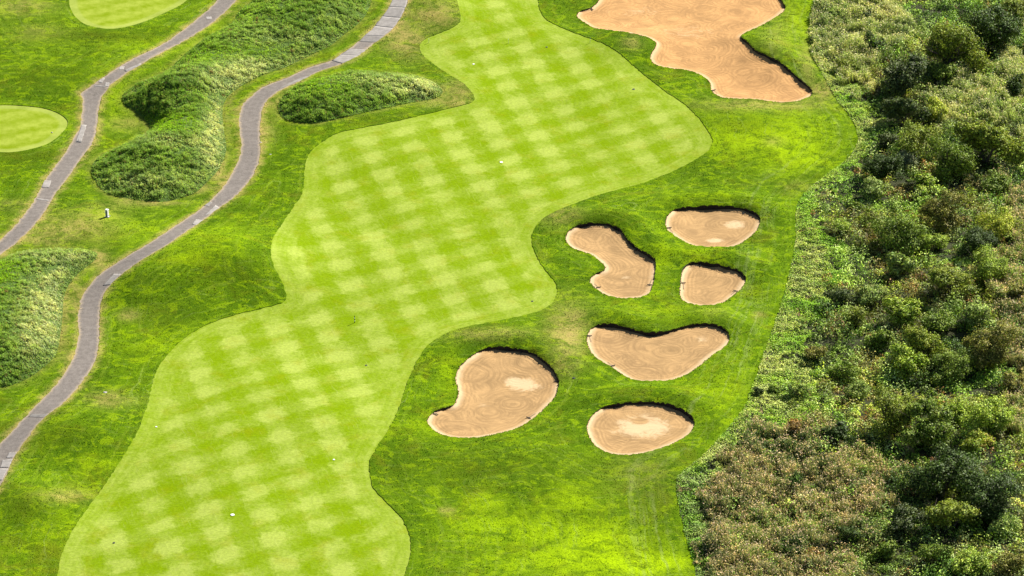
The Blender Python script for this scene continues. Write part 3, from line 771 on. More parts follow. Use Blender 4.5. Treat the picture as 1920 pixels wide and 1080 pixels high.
for c, t in [([(386,31),(397,31),(396,35),(387,35)],1.6), ([(225,124),(234,124),(231,130),(223,130)],1.5), ([(263,118),(266,121),(236,134),(233,131)],1.2), ([(190,144),(197,146),(191,155),(184,153)],1.35), ([(198,154),(206,154),(203,162),(196,161)],1.35),
             ([(153,233),(163,234),(152,267),(142,266)],1.2), ([(81,338),(96,338),(92,351),(78,351)],1.35), ([(69,371),(91,374),(91,376),(68,373)],1.3), ([(177,159),(197,160.5),(197,162.5),(177,161)],1.15)]:
    slab(c, pA, t)

# ------------------------------------------------------------------ little builders for props
def tube(p0, p1, r0, r1=None, n=8):
    r1 = r0 if r1 is None else r1
    p0, p1 = Vector(p0), Vector(p1); d = (p1 - p0).normalized()
    u = d.orthogonal().normalized(); w = d.cross(u)
    co, fs = [], []
    for p, r in ((p0, r0), (p1, r1)):
        for k in range(n):
            a = 2 * math.pi * k / n; co.append(tuple(p + (u * math.cos(a) + w * math.sin(a)) * r))
    for k in range(n): fs.append((k, (k + 1) % n, n + (k + 1) % n, n + k))
    co += [tuple(p0), tuple(p1)]
    for k in range(n): fs.append((2 * n, (k + 1) % n, k)); fs.append((2 * n + 1, n + k, n + (k + 1) % n))
    return co, fs
def box(c, s, rz=0.0):
    co = []
    for z in (-1, 1):
        for x, y in ((-1, -1), (1, -1), (1, 1), (-1, 1)):
            a, b_ = x * s[0] / 2, y * s[1] / 2
            co.append((c[0] + a * math.cos(rz) - b_ * math.sin(rz), c[1] + a * math.sin(rz) + b_ * math.cos(rz), c[2] + z * s[2] / 2))
    return co, [(0, 3, 2, 1), (4, 5, 6, 7), (0, 1, 5, 4), (1, 2, 6, 5), (2, 3, 7, 6), (3, 0, 4, 7)]
def part(name, shapes, mat, parent=None, **tags):
    co, fs = [], []
    for c, f in shapes:
        s = len(co); co += c; fs += [tuple(i + s for i in q) for q in f]
    me = bpy.data.meshes.new(name); me.from_pydata(co, [], fs); me.update(); me.materials.append(mat)
    return link(name, me, parent, **tags)
def G1(x, y): return float(ground(np.array([x]), np.array([y]))[0])

# striped distance pole in the middle of the fairway
x, y = map(float, P(665, 604)); z = G1(x, y) - .08
t = empty('yardage_pole', (x, y, z), 'black and white banded pole standing in the open middle of the fairway', 'yardage pole')
for k in range(5):
    part('band', [tube((0, 0, k * .2), (0, 0, k * .2 + .2), .05)], M['black'] if k % 2 == 0 else M['white'], t)
for (px, py), lb in zip([(804, 79.5), (953.5, 80.5), (1106.5, 79.5)],
        ['thin pale stake at the narrow left tip of the fairway near the top', 'thin pale stake in the middle of the fairway near the top edge', 'thin pale stake just inside the right edge of the fairway below the huge bunker']):
    x, y = map(float, P(px, py)); z = G1(x, y) - .08
    t = empty('fairway_stake', (x, y, z), lb, 'stake', 'pale stakes across the top of the fairway')
    part('shaft', [tube((0, 0, 0), (0, 0, .62), .035)], M['yellow'], t); part('cap', [tube((0, 0, .62), (0, 0, .72), .04, .02)], M['white'], t)

# ball washer post beside the path
x, y = map(float, P(201, 406.5)); z = G1(x, y)
t = empty('ball_washer', (x, y, z), 'white ball washer post with shaded front in mown grass between the two paths', 'ball washer', rz=R(-20))
part('base', [box((0, 0, .03), (.62, .5, .06))], M['stone'], t)
part('post', [box((0, 0, .55), (.32, .32, 1.0))], M['white'], t)
part('shade_panel', [box((0, -.185, .52), (.31, .03, .86))], M['grey'], t)  # grey panel stands in for the shade on this face of the post
part('cap', [box((0, 0, 1.08), (.42, .42, .07)), box((0, 0, 1.14), (.30, .30, .05))], M['white'], t)
part('bracket', [box((.30, -.02, .25), (.26, .05, .05)), box((.42, -.02, .22), (.06, .2, .12))], M['grey'], t)
part('crank', [tube((-.2, 0, .62), (-.36, 0, .62), .025), tube((-.36, 0, .62), (-.36, 0, .74), .025)], M['white'], t)

# flat markers and stones on the turf
def disc(px, py, r, h, mat, name, label, cat, group=None, on_fair=True):
    x, y = map(float, P(px, py)); z = G1(x, y) - (.08 if on_fair else 0)
    n = 14; o = empty(name, (x, y, z), label, cat, group)
    part('plate', [tube((0, 0, -.02), (0, 0, h), r, r * .93, n)], mat, o)
    part('rim', [([(math.cos(a * 2 * math.pi / n) * rr, math.sin(a * 2 * math.pi / n) * rr, zz) for rr, zz in ((r * 1.02, h * .4), (r * 1.12, .02)) for a in range(n)],
                  [(a, (a + 1) % n, n + (a + 1) % n, n + a) for a in range(n)])], M['grey'], o)
    return o
g = 'round distance plates set in the fairway'
disc(436, 964.5, .25, .06, M['white'], 'yardage_marker', 'largest white round plate, alone on the lower left part of the fairway', 'yardage marker', g)
disc(940, 303.5, .23, .06, M['white'], 'yardage_marker', 'white round plate in the upper middle of the fairway', 'yardage marker', g)
disc(626, 861, .14, .05, M['white'], 'yardage_marker', 'tiny white plate at lower centre of the fairway, left of its waist', 'yardage marker', g)
disc(293, 799.5, .12, .05, M['white'], 'yardage_marker', 'tiny white plate close to the left edge of the lower fairway', 'yardage marker', g)
disc(888, 119.5, .16, .05, M['white'], 'yardage_marker', 'small white plate below the leftmost stake at the top of the fairway', 'yardage marker', g)
g = 'dark sprinkler caps set in the fairway'
disc(1025, 87.5, .16, .05, M['dull'], 'sprinkler_cap', 'dark sprinkler cap between the middle and right stakes', 'sprinkler cap', g)
disc(1188, 166.5, .2, .05, M['dull'], 'sprinkler_cap', 'dark sprinkler cap inside the upper right bulge of the fairway', 'sprinkler cap', g)
disc(998, 564, .15, .05, M['dull'], 'sprinkler_cap', 'dark sprinkler cap at the point of fairway left of the kidney bunker', 'sprinkler cap', g)
disc(686.5, 684, .15, .05, M['dull'], 'sprinkler_cap', 'dark sprinkler cap in the fairway below the banded pole', 'sprinkler cap', g)
disc(213.5, 1017, .15, .05, M['dull'], 'sprinkler_cap', 'dark sprinkler cap in the lower left corner of the fairway', 'sprinkler cap', g)
disc(1076, 712, .17, .05, M['dull'], 'sprinkler_cap', 'dark sprinkler cap in rough grass right of the heart shaped bunker', 'sprinkler cap', g, False)
def stone(px, py, r, label):
    x, y = map(float, P(px, py)); z = G1(x, y)
    n, mlat = 8, 4; co = []; rr = np.random.default_rng(int(px * 7))
    for j in range(mlat + 1):
        for i in range(n):
            a = 2 * math.pi * i / n; e = math.pi * (j / mlat) * .5
            k = r * rr.uniform(.82, 1.12)
            co.append((math.cos(a) * math.cos(e) * k * 1.3, math.sin(a) * math.cos(e) * k, math.sin(e) * k * .6))
    fs = [(j * n + i, j * n + (i + 1) % n, (j + 1) * n + (i + 1) % n, (j + 1) * n + i) for j in range(mlat) for i in range(n)]
    o = part('stone', [(co, fs)], M['stone'], None, label=label, cat='stone'); o.location = (x, y, z - .02)
stone(197, 736, .22, 'small pale stone on dry grass right of the winding path')
stone(507, 289.5, .13, 'small pale stone on grass right of the path bend, near the fairway')
stone(488.5, 267, .15, 'small pale stone right at the edge of the winding path bend')
stone(97.5, 248, .12, 'small pale stone on the light green oval green at left')

# rakes lying in the bunkers: bunker, head (x, y), handle end (x, y), label
RAKES = [(1,(1088,427),(1070,433),'rake in the upper left end of the kidney bunker'),
         (1,(1192,470),(1180,459),'rake in the shaded right bank of the kidney bunker'),
         (1,(1218,535),(1222,525),'rake by the lower right edge of the kidney bunker'),
         (1,(1122,540),(1116,534),'rake at the lower left edge of the kidney bunker'),
         (2,(1255,428),(1262,437),'rake at the left edge of the oval bunker with two pale streaks'),
         (2,(1395,401),(1377,396),'rake lying along the upper right lip of the oval bunker with two pale streaks'),
         (3,(1312,498),(1292,501.5),'rake below the upper lip of the smallest bunker'),
         (3,(1281,531.5),(1282,543),'rake on the left side of the smallest bunker'),
         (3,(1379,546.5),(1374,551),'rake on the lower right rim of the smallest bunker'),
         (4,(1105,630.5),(1109,642),'rake at the left end of the wide bean shaped bunker'),
         (4,(1149,687),(1141,681),'rake on the lower left rim of the wide bean shaped bunker'),
         (4,(1356,622),(1345,613.5),'rake at the upper right end of the wide bean shaped bunker'),
         (5,(1151,764.5),(1131,770),'rake along the upper left lip of the lowest oval bunker'),
         (0,(817,777.5),(823,770),'rake at the narrow left tip of the heart shaped bunker'),
         (0,(991,784.5),(1004,776),'rake on the lower right rim of the heart shaped bunker'),
         (0,(1043,716.5),(1044,705),'rake at the far right of the heart shaped bunker'),
         (0,(978,661.5),(966,658),'rake in the shade of the upper lip of the heart shaped bunker'),
         (6,(1110,18),(1091,22.5),'rake at the left end of the huge orange bunker'),
         (6,(1338,170),(1345,176),'rake in the lower left corner of the huge orange bunker')]
def Psand(px, py, i):
    z = 0.0
    for _ in range(5):
        x, y = at_z(px, py, z); x = float(x); y = float(y)
        z = float(sand_h(np.array([x]), np.array([y]), i)[0])
    return x, y, z
for i, hd, he, lb in RAKES:
    x, y, z = Psand(*hd, i); x2, y2, z2 = Psand(*he, i)
    dx, dy = x2 - x, y2 - y; L = max(.1, math.hypot(dx, dy)); a = math.atan2(dy, dx)
    LL = min(max(L, 1.3), 2.1)
    t = empty('bunker_rake', (x, y, z), lb, 'rake', 'rakes left in the bunkers', rz=a)
    sl = (z2 - z) / L * LL
    part('handle', [tube((0, 0, .08), (LL, 0, .08 + max(sl, -.05)), .022)], M['wood'], t)
    tines = [box((-.02, k * .075, .05), (.03, .02, .10)) for k in range(-4, 5)]
    part('head', [box((0, 0, .12), (.10, .68, .07))] + tines, M['black'], t)
    part('ferrule', [tube((.0, 0, .11), (.22, 0, .085), .035)], M['black'], t)

# ------------------------------------------------------------------ blades and leaves as bulk geometry
def blades(x, y, z, h, w, lean, az, colr, sc_tip=1.15):
    """one pointed blade per place: 3 vertices"""
    n = len(x); a = rng.uniform(0, math.pi, n)
    dx, dy = np.cos(a) * w / 2, np.sin(a) * w / 2
    co = np.empty((n, 3, 3))
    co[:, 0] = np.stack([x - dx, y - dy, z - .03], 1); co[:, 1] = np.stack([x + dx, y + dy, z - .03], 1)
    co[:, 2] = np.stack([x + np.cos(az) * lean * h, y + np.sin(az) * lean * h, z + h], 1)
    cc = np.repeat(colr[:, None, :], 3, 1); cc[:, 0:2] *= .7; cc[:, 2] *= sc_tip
    return co.reshape(-1, 3), np.arange(n * 3).reshape(n, 3), cc.reshape(-1, 3)
def leaves(c, nrm, size, asp=.6):
    """diamond leaf clumps: centre, rough normal, size -> vertices, quads"""
    n = len(c)
    nrm = nrm / (np.linalg.norm(nrm, axis=1)[:, None] + 1e-9)
    r = rng.normal(size=(n, 3)); u = np.cross(nrm, r); u /= np.linalg.norm(u, axis=1)[:, None] + 1e-9
    v = np.cross(nrm, u); s = np.asarray(size).reshape(-1, 1) if np.ndim(size) else size
    bend = nrm * s * .18
    co = np.stack([c - u * s / 2 - bend, c - v * s * asp / 2 + bend * .5, c + u * s / 2 - bend, c + v * s * asp / 2 + bend * .5], 1)
    return co.reshape(-1, 3), np.arange(n * 4).reshape(n, 4)

def scatter(n, poly=None, test=None, bbox=None):
    x = rng.uniform(bbox[0], bbox[1], n); y = rng.uniform(bbox[2], bbox[3], n)
    k = np.ones(n, bool)
    if poly is not None: k &= inside(x, y, poly)
    x, y = x[k], y[k]
    u, v = world_to_px(x, y, 0)
    k = (u > -50) & (u < 1985) & (v > -60) & (v < 1125)
    x, y = x[k], y[k]
    if test is not None:
        k = test(x, y); x, y = x[k], y[k]
    return x, y

# fast ground height for scattered things: bilinear lookup in a grid of ground()
gsx = np.arange(X0, X1, .7); gsy = np.arange(Y0, Y1, .7)
gxx, gyy = np.meshgrid(gsx, gsy); GG = ground(gxx.ravel(), gyy.ravel()).reshape(gxx.shape)
def gz(x, y):
    u = np.clip((x - X0) / .7, 0, len(gsx) - 1.001); v = np.clip((y - Y0) / .7, 0, len(gsy) - 1.001)
    i = u.astype(int); j = v.astype(int); a = u - i; b = v - j
    return GG[j, i] * (1 - a) * (1 - b) + GG[j, i + 1] * a * (1 - b) + GG[j + 1, i] * (1 - a) * b + GG[j + 1, i + 1] * a * b

# short tufts of the rough, the same turf material as the ground below them
def rough_tufts():
    def t(x, y):
        k = ~inside(x, y, fair) & ~inside(x, y, pathA) & ~inside(x, y, pathB) & ~inside(x, y, wild)
        for p in bunks + greens + mounds: k &= ~inside(x, y, p)
        return k
    x, y = scatter(330000, None, t, (-85, 75, -85, 110))
    n = len(x); z = gz(x, y)
    h = rng.uniform(.03, .09, n) * (.7 + .8 * N2(x, y, 3.))
    co, fs, _ = blades(x, y, z, h, rng.uniform(.08, .2, n), rng.uniform(.1, 1.2, n), rng.uniform(0, 6.28, n), np.ones((n, 3)))
    A = turf_attrs(x, y)
    A = {k: np.repeat(v, 3) for k, v in A.items()}
    link('turf_tufts', mesh_np('turf_tufts', co, fs, M['rough'], False, A), label='short mown rough grass between fairway, bunkers and paths', cat='grass', kind='stuff')
rough_tufts()

# long grass on the mounds
PALEG = [(480,120,60,14,.8),(430,160,40,20,.8),(410,230,14,60,.8),(590,110,60,20,.5),(150,480,40,10,.6),(60,480,60,8,.5),(105,590,14,60,.9),(800,165,30,20,.9),(60,600,40,70,.4),(250,350,60,20,.3),(320,340,70,30,.35),(450,140,70,22,1.),(400,250,24,50,1.1),(395,300,30,30,.6),(330,265,60,14,.6),(90,560,40,60,.95),(70,640,36,40,.7),(130,500,40,20,.5),(760,165,60,18,.8),(690,148,60,8,.6),(560,75,120,14,.5),(640,30,40,30,.35),(500,50,60,20,.2)]  # sunlight on crests and right flanks, put into the grass colour
GREENG = [(440,105,90,14,.9),(500,85,80,14,.7),(420,70,40,20,.6),(610,150,60,9,.9),(340,225,60,20,.5),(20,500,50,24,.6),(20,520,60,30,.9),(600,160,60,18,.9),(300,225,40,12,.9),(360,225,60,12,.5),(480,30,80,20,.5),(390,110,60,12,.7),(350,170,40,10,.5),(330,240,50,12,.7)]
def long_grass():
    cs, fs_, cc_ = [], [], []; off = 0
    for m in mounds:
        bb = (m[:, 0].min(), m[:, 0].max(), m[:, 1].min(), m[:, 1].max())
        x, y = scatter(int((bb[1] - bb[0]) * (bb[3] - bb[2]) * 95), m, None, bb)
        n = len(x); z = gz(x, y)
        d = dist(x, y, [m], cap=3)
        u, v = world_to_px(x, y, z)
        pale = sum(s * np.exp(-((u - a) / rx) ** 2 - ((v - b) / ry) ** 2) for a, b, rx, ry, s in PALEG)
        gr = sum(s * np.exp(-((u - a) / rx) ** 2 - ((v - b) / ry) ** 2) for a, b, rx, ry, s in GREENG)
        tuft = N2(x, y, .5) * .6 + N3(x, y, 1.2) * .4
        kk = rng.random(n) < -.02 + 1.6 * tuft
        x, y, z, d, pale, gr, tuft = [q[kk] for q in (x, y, z, d, pale, gr, tuft)]; n = len(x)
        h = (.10 + .95 * tuft ** 2) * (.45 + .55 * sstep(0, 1.2, d)) * rng.uniform(.7, 1.3, n)
        base = np.array([.235, .37, .07]) + (N1(x, y, 2.3)[:, None] - .4) * np.array([.12, .14, .03])
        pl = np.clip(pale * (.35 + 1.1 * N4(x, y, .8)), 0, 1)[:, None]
        gl = np.clip(gr * (.4 + N3(x, y, 3.)), 0, 1)[:, None]
        c = base * (1 - gl) + np.array([.28, .46, .02]) * gl
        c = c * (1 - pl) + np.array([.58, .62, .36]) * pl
        h = h * (1 - .6 * gl[:, 0])
        dry = ((rng.random(n) < .07) | (N2(x, y, 1.9) > .96))[:, None]
        c = np.where(dry, np.array([.30, .22, .10]), c) * rng.uniform(.7, 1.35, (n, 1))
        c = np.clip(c, .01, 1)
        az = 3.6 + 1.4 * N1(x, y, 4.) + rng.normal(0, .5, n)
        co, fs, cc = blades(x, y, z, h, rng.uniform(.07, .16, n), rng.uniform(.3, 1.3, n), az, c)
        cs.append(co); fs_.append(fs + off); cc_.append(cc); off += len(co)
        q = rng.random(n) < .55; c_ = np.stack([x + np.cos(az) * h * .5, y + np.sin(az) * h * .5, z + h * rng.uniform(.6, .95, n)], 1)[q]
        co, f4 = leaves(c_, rng.normal(size=(len(c_), 3)) * .45 + np.array([.25, .2, .8]), rng.uniform(.12, .28, len(c_)), .35)
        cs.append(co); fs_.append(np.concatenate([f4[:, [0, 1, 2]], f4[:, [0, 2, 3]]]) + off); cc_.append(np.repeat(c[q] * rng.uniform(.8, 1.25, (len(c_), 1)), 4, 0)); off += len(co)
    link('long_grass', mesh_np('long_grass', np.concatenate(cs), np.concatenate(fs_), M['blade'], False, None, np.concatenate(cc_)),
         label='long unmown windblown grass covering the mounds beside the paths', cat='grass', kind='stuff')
long_grass()

# ragged grass hanging over the sunward bunker lips
def lip_fringe():
    xs, ys, zs, azs = [], [], [], []
    for i, b in enumerate(bunks):
        n = len(b) * 9
        k = rng.integers(0, len(b), n); t = rng.random(n)
        p = b[k] * (1 - t[:, None]) + b[(k + 1) % len(b)] * t[:, None]
        f, _ = bunk_dir(p[:, 0], p[:, 1], i)
        p = p + rng.normal(0, .06, p.shape)
        xs.append(p[:, 0]); ys.append(p[:, 1]); e = h0(p[:, 0], p[:, 1]) + .75 * f * math.exp(-(2.6 / 2.2) ** 2) - .1 * (1 - f); zs.append(e)
        c = b.mean(0); azs.append(np.arctan2(c[1] - p[:, 1], c[0] - p[:, 0]))
    x, y, z, az = map(np.concatenate, (xs, ys, zs, azs)); n = len(x)
    h = rng.uniform(.03, .1, n)
    co, fs, _ = blades(x, y, z, h, rng.uniform(.05, .12, n), rng.uniform(0, 1.0, n), az + rng.normal(0, .6, n), np.ones((n, 3)))
    A = {k: np.repeat(v, 3) for k, v in turf_attrs(x, y).items()}; A['dry'] = A['dry'] + .3
    link('lip_grass', mesh_np('lip_grass', co, fs, M['rough'], False, A), label='ragged grass fringe along the rims of the bunkers', cat='grass', kind='stuff')
lip_fringe()

# ------------------------------------------------------------------ the scrub: zones
def zpoly(p):
    p = np.array(p, float); x, y = at_z(p[:, 0], p[:, 1], 0); return np.stack([x, y], 1)
Z_REED = [zpoly([(1500,-70),(1505,60),(1525,130),(1560,165),(1610,180),(1650,120),(1740,60),(1700,20),(1760,-70)]),
          zpoly([(1735,165),(1800,140),(1830,110),(2000,90),(2000,340),(1930,260),(1890,205),(1810,230),(1750,215)])]
Z_BROWN = [zpoly([(1370,850),(1440,815),(1500,800),(1600,830),(1700,860),(1700,930),(1650,950),(1640,1010),(1600,1140),(1300,1140),(1300,1000),(1320,910)]),
           zpoly([(1880,350),(2000,330),(2000,840),(1900,800),(1890,650),(1870,560)])]
Z_LIME = [zpoly([(1520,140),(1575,172),(1640,190),(1655,235),(1645,262),(1600,320),(1560,350),(1530,380),(1560,430),(1582,480),(1560,520),(1545,570),(1540,640),(1500,690),(1530,725),(1532,770),(1490,795),(1420,815),(1370,840),(1320,880),(1290,905),(1300,970),(1312,1130),(1250,1130),(1250,880),(1400,600),(1480,400),(1480,340),(1590,270)])]
def in_any(x, y, L):
    r = np.zeros(len(x), bool)
    for p in L: r |= inside(x, y, p)
    return r
def zones(x, y):
    wx = x + 5.0 * (N1(x, y, 3.) - .5) + 2.5 * (N3(x, y, 1.) - .5); wy = y + 12 * (N2(x, y, 4.) - .5) + 5 * (N4(x, y, 1.2) - .5)
    lime = in_any(wx, wy, Z_LIME); brown = in_any(wx, wy, Z_BROWN) & ~lime; reed = in_any(wx, wy, Z_REED) & ~lime & ~brown
    return lime, brown, reed
WB = (18, 95, -95, 118)

def reeds(name, which, dens, label, pal, tipc):
    x, y = scatter(int((WB[1] - WB[0]) * (WB[3] - WB[2]) * dens), wild, None, WB)
    z3 = zones(x, y); k = z3[which]; x, y = x[k], y[k]; n = len(x)
    d = dist(x, y, [wild_edge], closed=False, cap=6)
    z = gz(x, y)
    clump = N3(x, y, 1.1) * .6 + N4(x, y, 2.6) * .4
    k = rng.random(n) < .1 + 1.3 * clump; x, y, z, d, clump = x[k], y[k], z[k], d[k], clump[k]; n = len(x)
    h = (.25 + 2.6 * clump ** 1.6) * (.35 + .65 * sstep(0, 3., d)) * rng.uniform(.75, 1.2, n)
    pal = np.array(pal); ci = np.clip((N2(x, y, 5.) * 1.4 - .2 + rng.normal(0, .18, n)) * len(pal), 0, len(pal) - 1).astype(int)
    c = pal[ci] * 2.9 * rng.uniform(.35, 1.4, (n, 1))
    az = 3.7 + rng.normal(0, .7, n)
    lean = rng.uniform(.05, .55, n)
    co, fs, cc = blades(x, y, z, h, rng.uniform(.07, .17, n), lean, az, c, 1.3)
    # drooping side leaves
    m = n
    lc = np.stack([x + np.cos(az) * lean * h * .6, y + np.sin(az) * lean * h * .6, z + h * rng.uniform(.45, .95, n)], 1) + rng.normal(0, .12, (n, 3))
    nr = rng.normal(size=(n, 3)) * .6 + np.array([.3, .1, .8])
    c2, f2 = leaves(lc, nr, rng.uniform(.22, .5, n), .28)
    k2 = np.repeat(c * rng.uniform(.7, 1.3, (n, 1)), 4, 0)
    # plumes
    pk = rng.random(n) < .42
    tc = np.stack([x + np.cos(az) * lean * h, y + np.sin(az) * lean * h, z + h], 1)[pk]
    c3, f3 = leaves(tc, rng.normal(size=(len(tc), 3)), rng.uniform(.16, .32, len(tc)), .45)
    k3 = np.repeat(np.array(tipc) * 1.9 * rng.uniform(.6, 1.4, (len(tc), 1)), 4, 0)
    f1q = np.column_stack([fs, fs[:, 2]])
    # keep triangles and quads apart but in one object
    co_all = np.concatenate([c2, c3]); f_all = np.concatenate([f2, f3 + len(c2)]); k_all = np.concatenate([k2, k3])
    q = np.concatenate([f_all[:, [0, 1, 2]], f_all[:, [0, 2, 3]]]) + len(co)
    me = mesh_np(name, np.concatenate([co, co_all]), np.concatenate([fs, q]), M['blade'], False, None, np.concatenate([cc, k_all]))
    link(name, me, label=label, cat='reeds', kind='stuff')
reeds('olive_reeds', 2, 50, 'grey green reed bed with pale tips in the upper right scrub', [(.09, .115, .045), (.13, .155, .06), (.17, .19, .085), (.12, .15, .04), (.22, .22, .12)], (.34, .31, .21))
reeds('brown_reeds', 1, 50, 'brown tipped reed bed in the lower part of the scrub', [(.05, .07, .03), (.085, .095, .045), (.12, .115, .06), (.155, .125, .08), (.08, .12, .035), (.13, .14, .06)], (.36, .27, .19))

def ground_cover():
    x, y = scatter(int((WB[1] - WB[0]) * (WB[3] - WB[2]) * 120), wild, None, WB)
    lime = zones(x, y)[0] | (dist(x, y, [wild_edge], closed=False, cap=6) < .9 + 1.4 * N3(x, y, 4.))
    x, y = x[lime], y[lime]; n = len(x)
    d = dist(x, y, [wild_edge], closed=False, cap=6)
    hump = N3(x, y, .8) * .55 + N4(x, y, 1.9) * .45
    k = rng.random(n) < .35 + .9 * hump; x, y, hump, d = x[k], y[k], hump[k], d[k]; n = len(x)
    z = gz(x, y) + (.06 + .75 * hump ** 1.5) * (.35 + .65 * sstep(0, 1.5, d)) * rng.uniform(.6, 1.1, n)
    pal = np.array([(.13, .27, .02), (.17, .31, .025), (.22, .33, .05), (.27, .36, .10), (.10, .19, .025), (.30, .36, .15)])
    ci = np.clip((N2(x, y, 3.) * 1.5 - .25 + rng.normal(0, .2, n)) * len(pal), 0, len(pal) - 1).astype(int)
    c = pal[ci] * np.where((y < -50)[:, None], np.array([1.2, 1.35, .9]), np.array([1.8, 1.7, 1.15])) * rng.uniform(.65, 1.3, (n, 1))
    dry = ((N1(x, y, 1.6) > .93) & (rng.random(n) < .5))[:, None]; c = np.where(dry, np.array([.36, .25, .13]), c)
    nr = rng.normal(size=(n, 3)) * .42 + np.array([.3, .15, .85])
    co, fs = leaves(np.stack([x, y, z], 1), nr, rng.uniform(.10, .25, n), .6)
    link('ground_cover', mesh_np('ground_cover', co, fs, M['leaf'], False, None, np.repeat(c, 4, 0)), label='bright lime green ground cover between the mown edge and the scrub', cat='ground cover', kind='stuff')
ground_cover()

def undergrowth():
    # rounded leafy clumps, everywhere the reeds and the ground cover are not (and thinly among them)
    x, y = scatter(25000, wild, None, WB)
    lime, brown, reed = zones(x, y)
    r_ = rng.random(len(x)); k = (~lime & ~brown & ~reed) | ((brown | reed) & (r_ < .30)) | (lime & (r_ < .015 + .25 * sstep(2.5, 7, dist(x, y, [wild_edge], closed=False, cap=10))))
    d = dist(x, y, [wild_edge], closed=False, cap=10)
    k &= d > .8
    x, y, d = x[k], y[k], d[k]; n = len(x)
    z = gz(x, y); rad = rng.uniform(.35, 1.0, n) ** 1.5 * 1.25 * (.6 + .4 * sstep(0, 8, d)); hh = rad * rng.uniform(.8, 2.0, n) * (.2 + 1.9 * N3(x, y, 4.) ** 1.5) 
    pal = np.array([(.035, .07, .014), (.055, .10, .02), (.08, .14, .022), (.12, .19, .03), (.17, .24, .06), (.20, .25, .11), (.11, .115, .035), (.15, .13, .05), (.17, .21, .03)])
    ci = np.clip((N2(x, y, 6.) * .8 + N1(x, y, 2.) * .5 - .15 + rng.normal(0, .16, n)) * len(pal), 0, len(pal) - 1).astype(int)
    base = pal[ci]; red = rng.random(n) < .03; base[red] = (.13, .07, .03)
    cnt = (20 + 46 * rad ** 2).astype(int)
    I = np.repeat(np.arange(n), cnt); m = len(I)
    v = rng.normal(size=(m, 3)); v[:, 2] = np.abs(v[:, 2]) * .9 - .05; v /= np.linalg.norm(v, axis=1)[:, None]
    rr = rng.uniform(.6, 1.12, m)[:, None]
    c = np.stack([x[I], y[I], z[I]], 1) + v * rr * np.stack([rad[I], rad[I], hh[I]], 1)
    nr = v + rng.normal(0, .5, (m, 3)) + np.array([0, 0, .35])
    co, fs = leaves(c, nr, rng.uniform(.13, .36, m), .55)
    tone = (.45 + 1.25 * N4(x, y, 4.5) ** 1.2)[I, None]
    cl = base[I] * np.array([2.1, 2.1, 1.7]) * tone * rng.uniform(.35, 1.7, (m, 1))
    link('undergrowth', mesh_np('undergrowth', co, fs, M['leaf'], False, None, np.repeat(np.clip(cl, .01, 1), 4, 0)), label='tangled leafy undergrowth filling the wild strip right of the course', cat='undergrowth', kind='stuff')
    print('undergrowth leaves', m)
undergrowth()

# ------------------------------------------------------------------ trees and shrubs one can pick out
def crown_mesh(seed, rad, height, nlobe, nleaf, size, spiky=.0, asp=.55):
    g = np.random.default_rng(seed)
    lob = []
    nm = int(g.integers(3, 6)); a0 = g.uniform(0, 6.28)
    mains = [(math.cos(a0 + k * 6.28 / nm + g.normal(0, .35)) * rad * g.uniform(.3, .62), math.sin(a0 + k * 6.28 / nm + g.normal(0, .35)) * rad * g.uniform(.3, .62), height * g.uniform(.42, .82), rad * g.uniform(.26, .44)) for k in range(nm)]
    lob += mains
    for k in range(nlobe + 6):
        mx, my, mz, mr = mains[int(g.integers(nm))]
        w3 = g.normal(size=3); w3[2] = abs(w3[2]) * .8 - .35; w3 /= np.linalg.norm(w3)
        lob.append((mx + w3[0] * mr * 1.15, my + w3[1] * mr * 1.15, mz + w3[2] * mr * 1.3, rad * g.uniform(.09, .24)))
    for k in range(4):
        lob.append((g.normal(0, rad * .35), g.normal(0, rad * .35), height * g.uniform(.25, .45), rad * g.uniform(.25, .4)))
    lob = np.array(lob); w = lob[:, 3] ** 2; I = g.choice(len(lob), nleaf, p=w / w.sum())
    v = g.normal(size=(nleaf, 3)); v[:, 2] += .25; v /= np.linalg.norm(v, axis=1)[:, None]
    rr = g.uniform(.62, 1.06, nleaf) + spiky * g.random(nleaf) ** 4
    # twigs: gather the leaves in little bunches
    tw = g.normal(size=(300, 3)); tw /= np.linalg.norm(tw, axis=1)[:, None]
    near = tw[g.integers(0, 300, nleaf)]; v = v * .62 + near * .38; v /= np.linalg.norm(v, axis=1)[:, None] + 1e-9
    c = lob[I, :3] + v * (lob[I, 3] * rr)[:, None] * np.array([1, 1, height / rad * .62])
    k = c[:, 2] > .12 * height; c, v = c[k], v[k]; n = len(c)
    nr = v + g.normal(0, .55, (n, 3)) + np.array([0, 0, .3])
    co, fs = leaves(c, nr, g.uniform(.65, 1.35, n) * size, asp)
    tint = g.uniform(.3, 1.75, (n, 1)) * (np.array([1., 1., 1.]) + g.normal(0, .06, (n, 3)))
    tint *= np.where(g.random((n, 1)) < .08, 1.5, 1.)
    return mesh_np('crown', co, fs, M['leaf'], False, None, np.repeat(np.clip(tint, .1, 2.2), 4, 0))
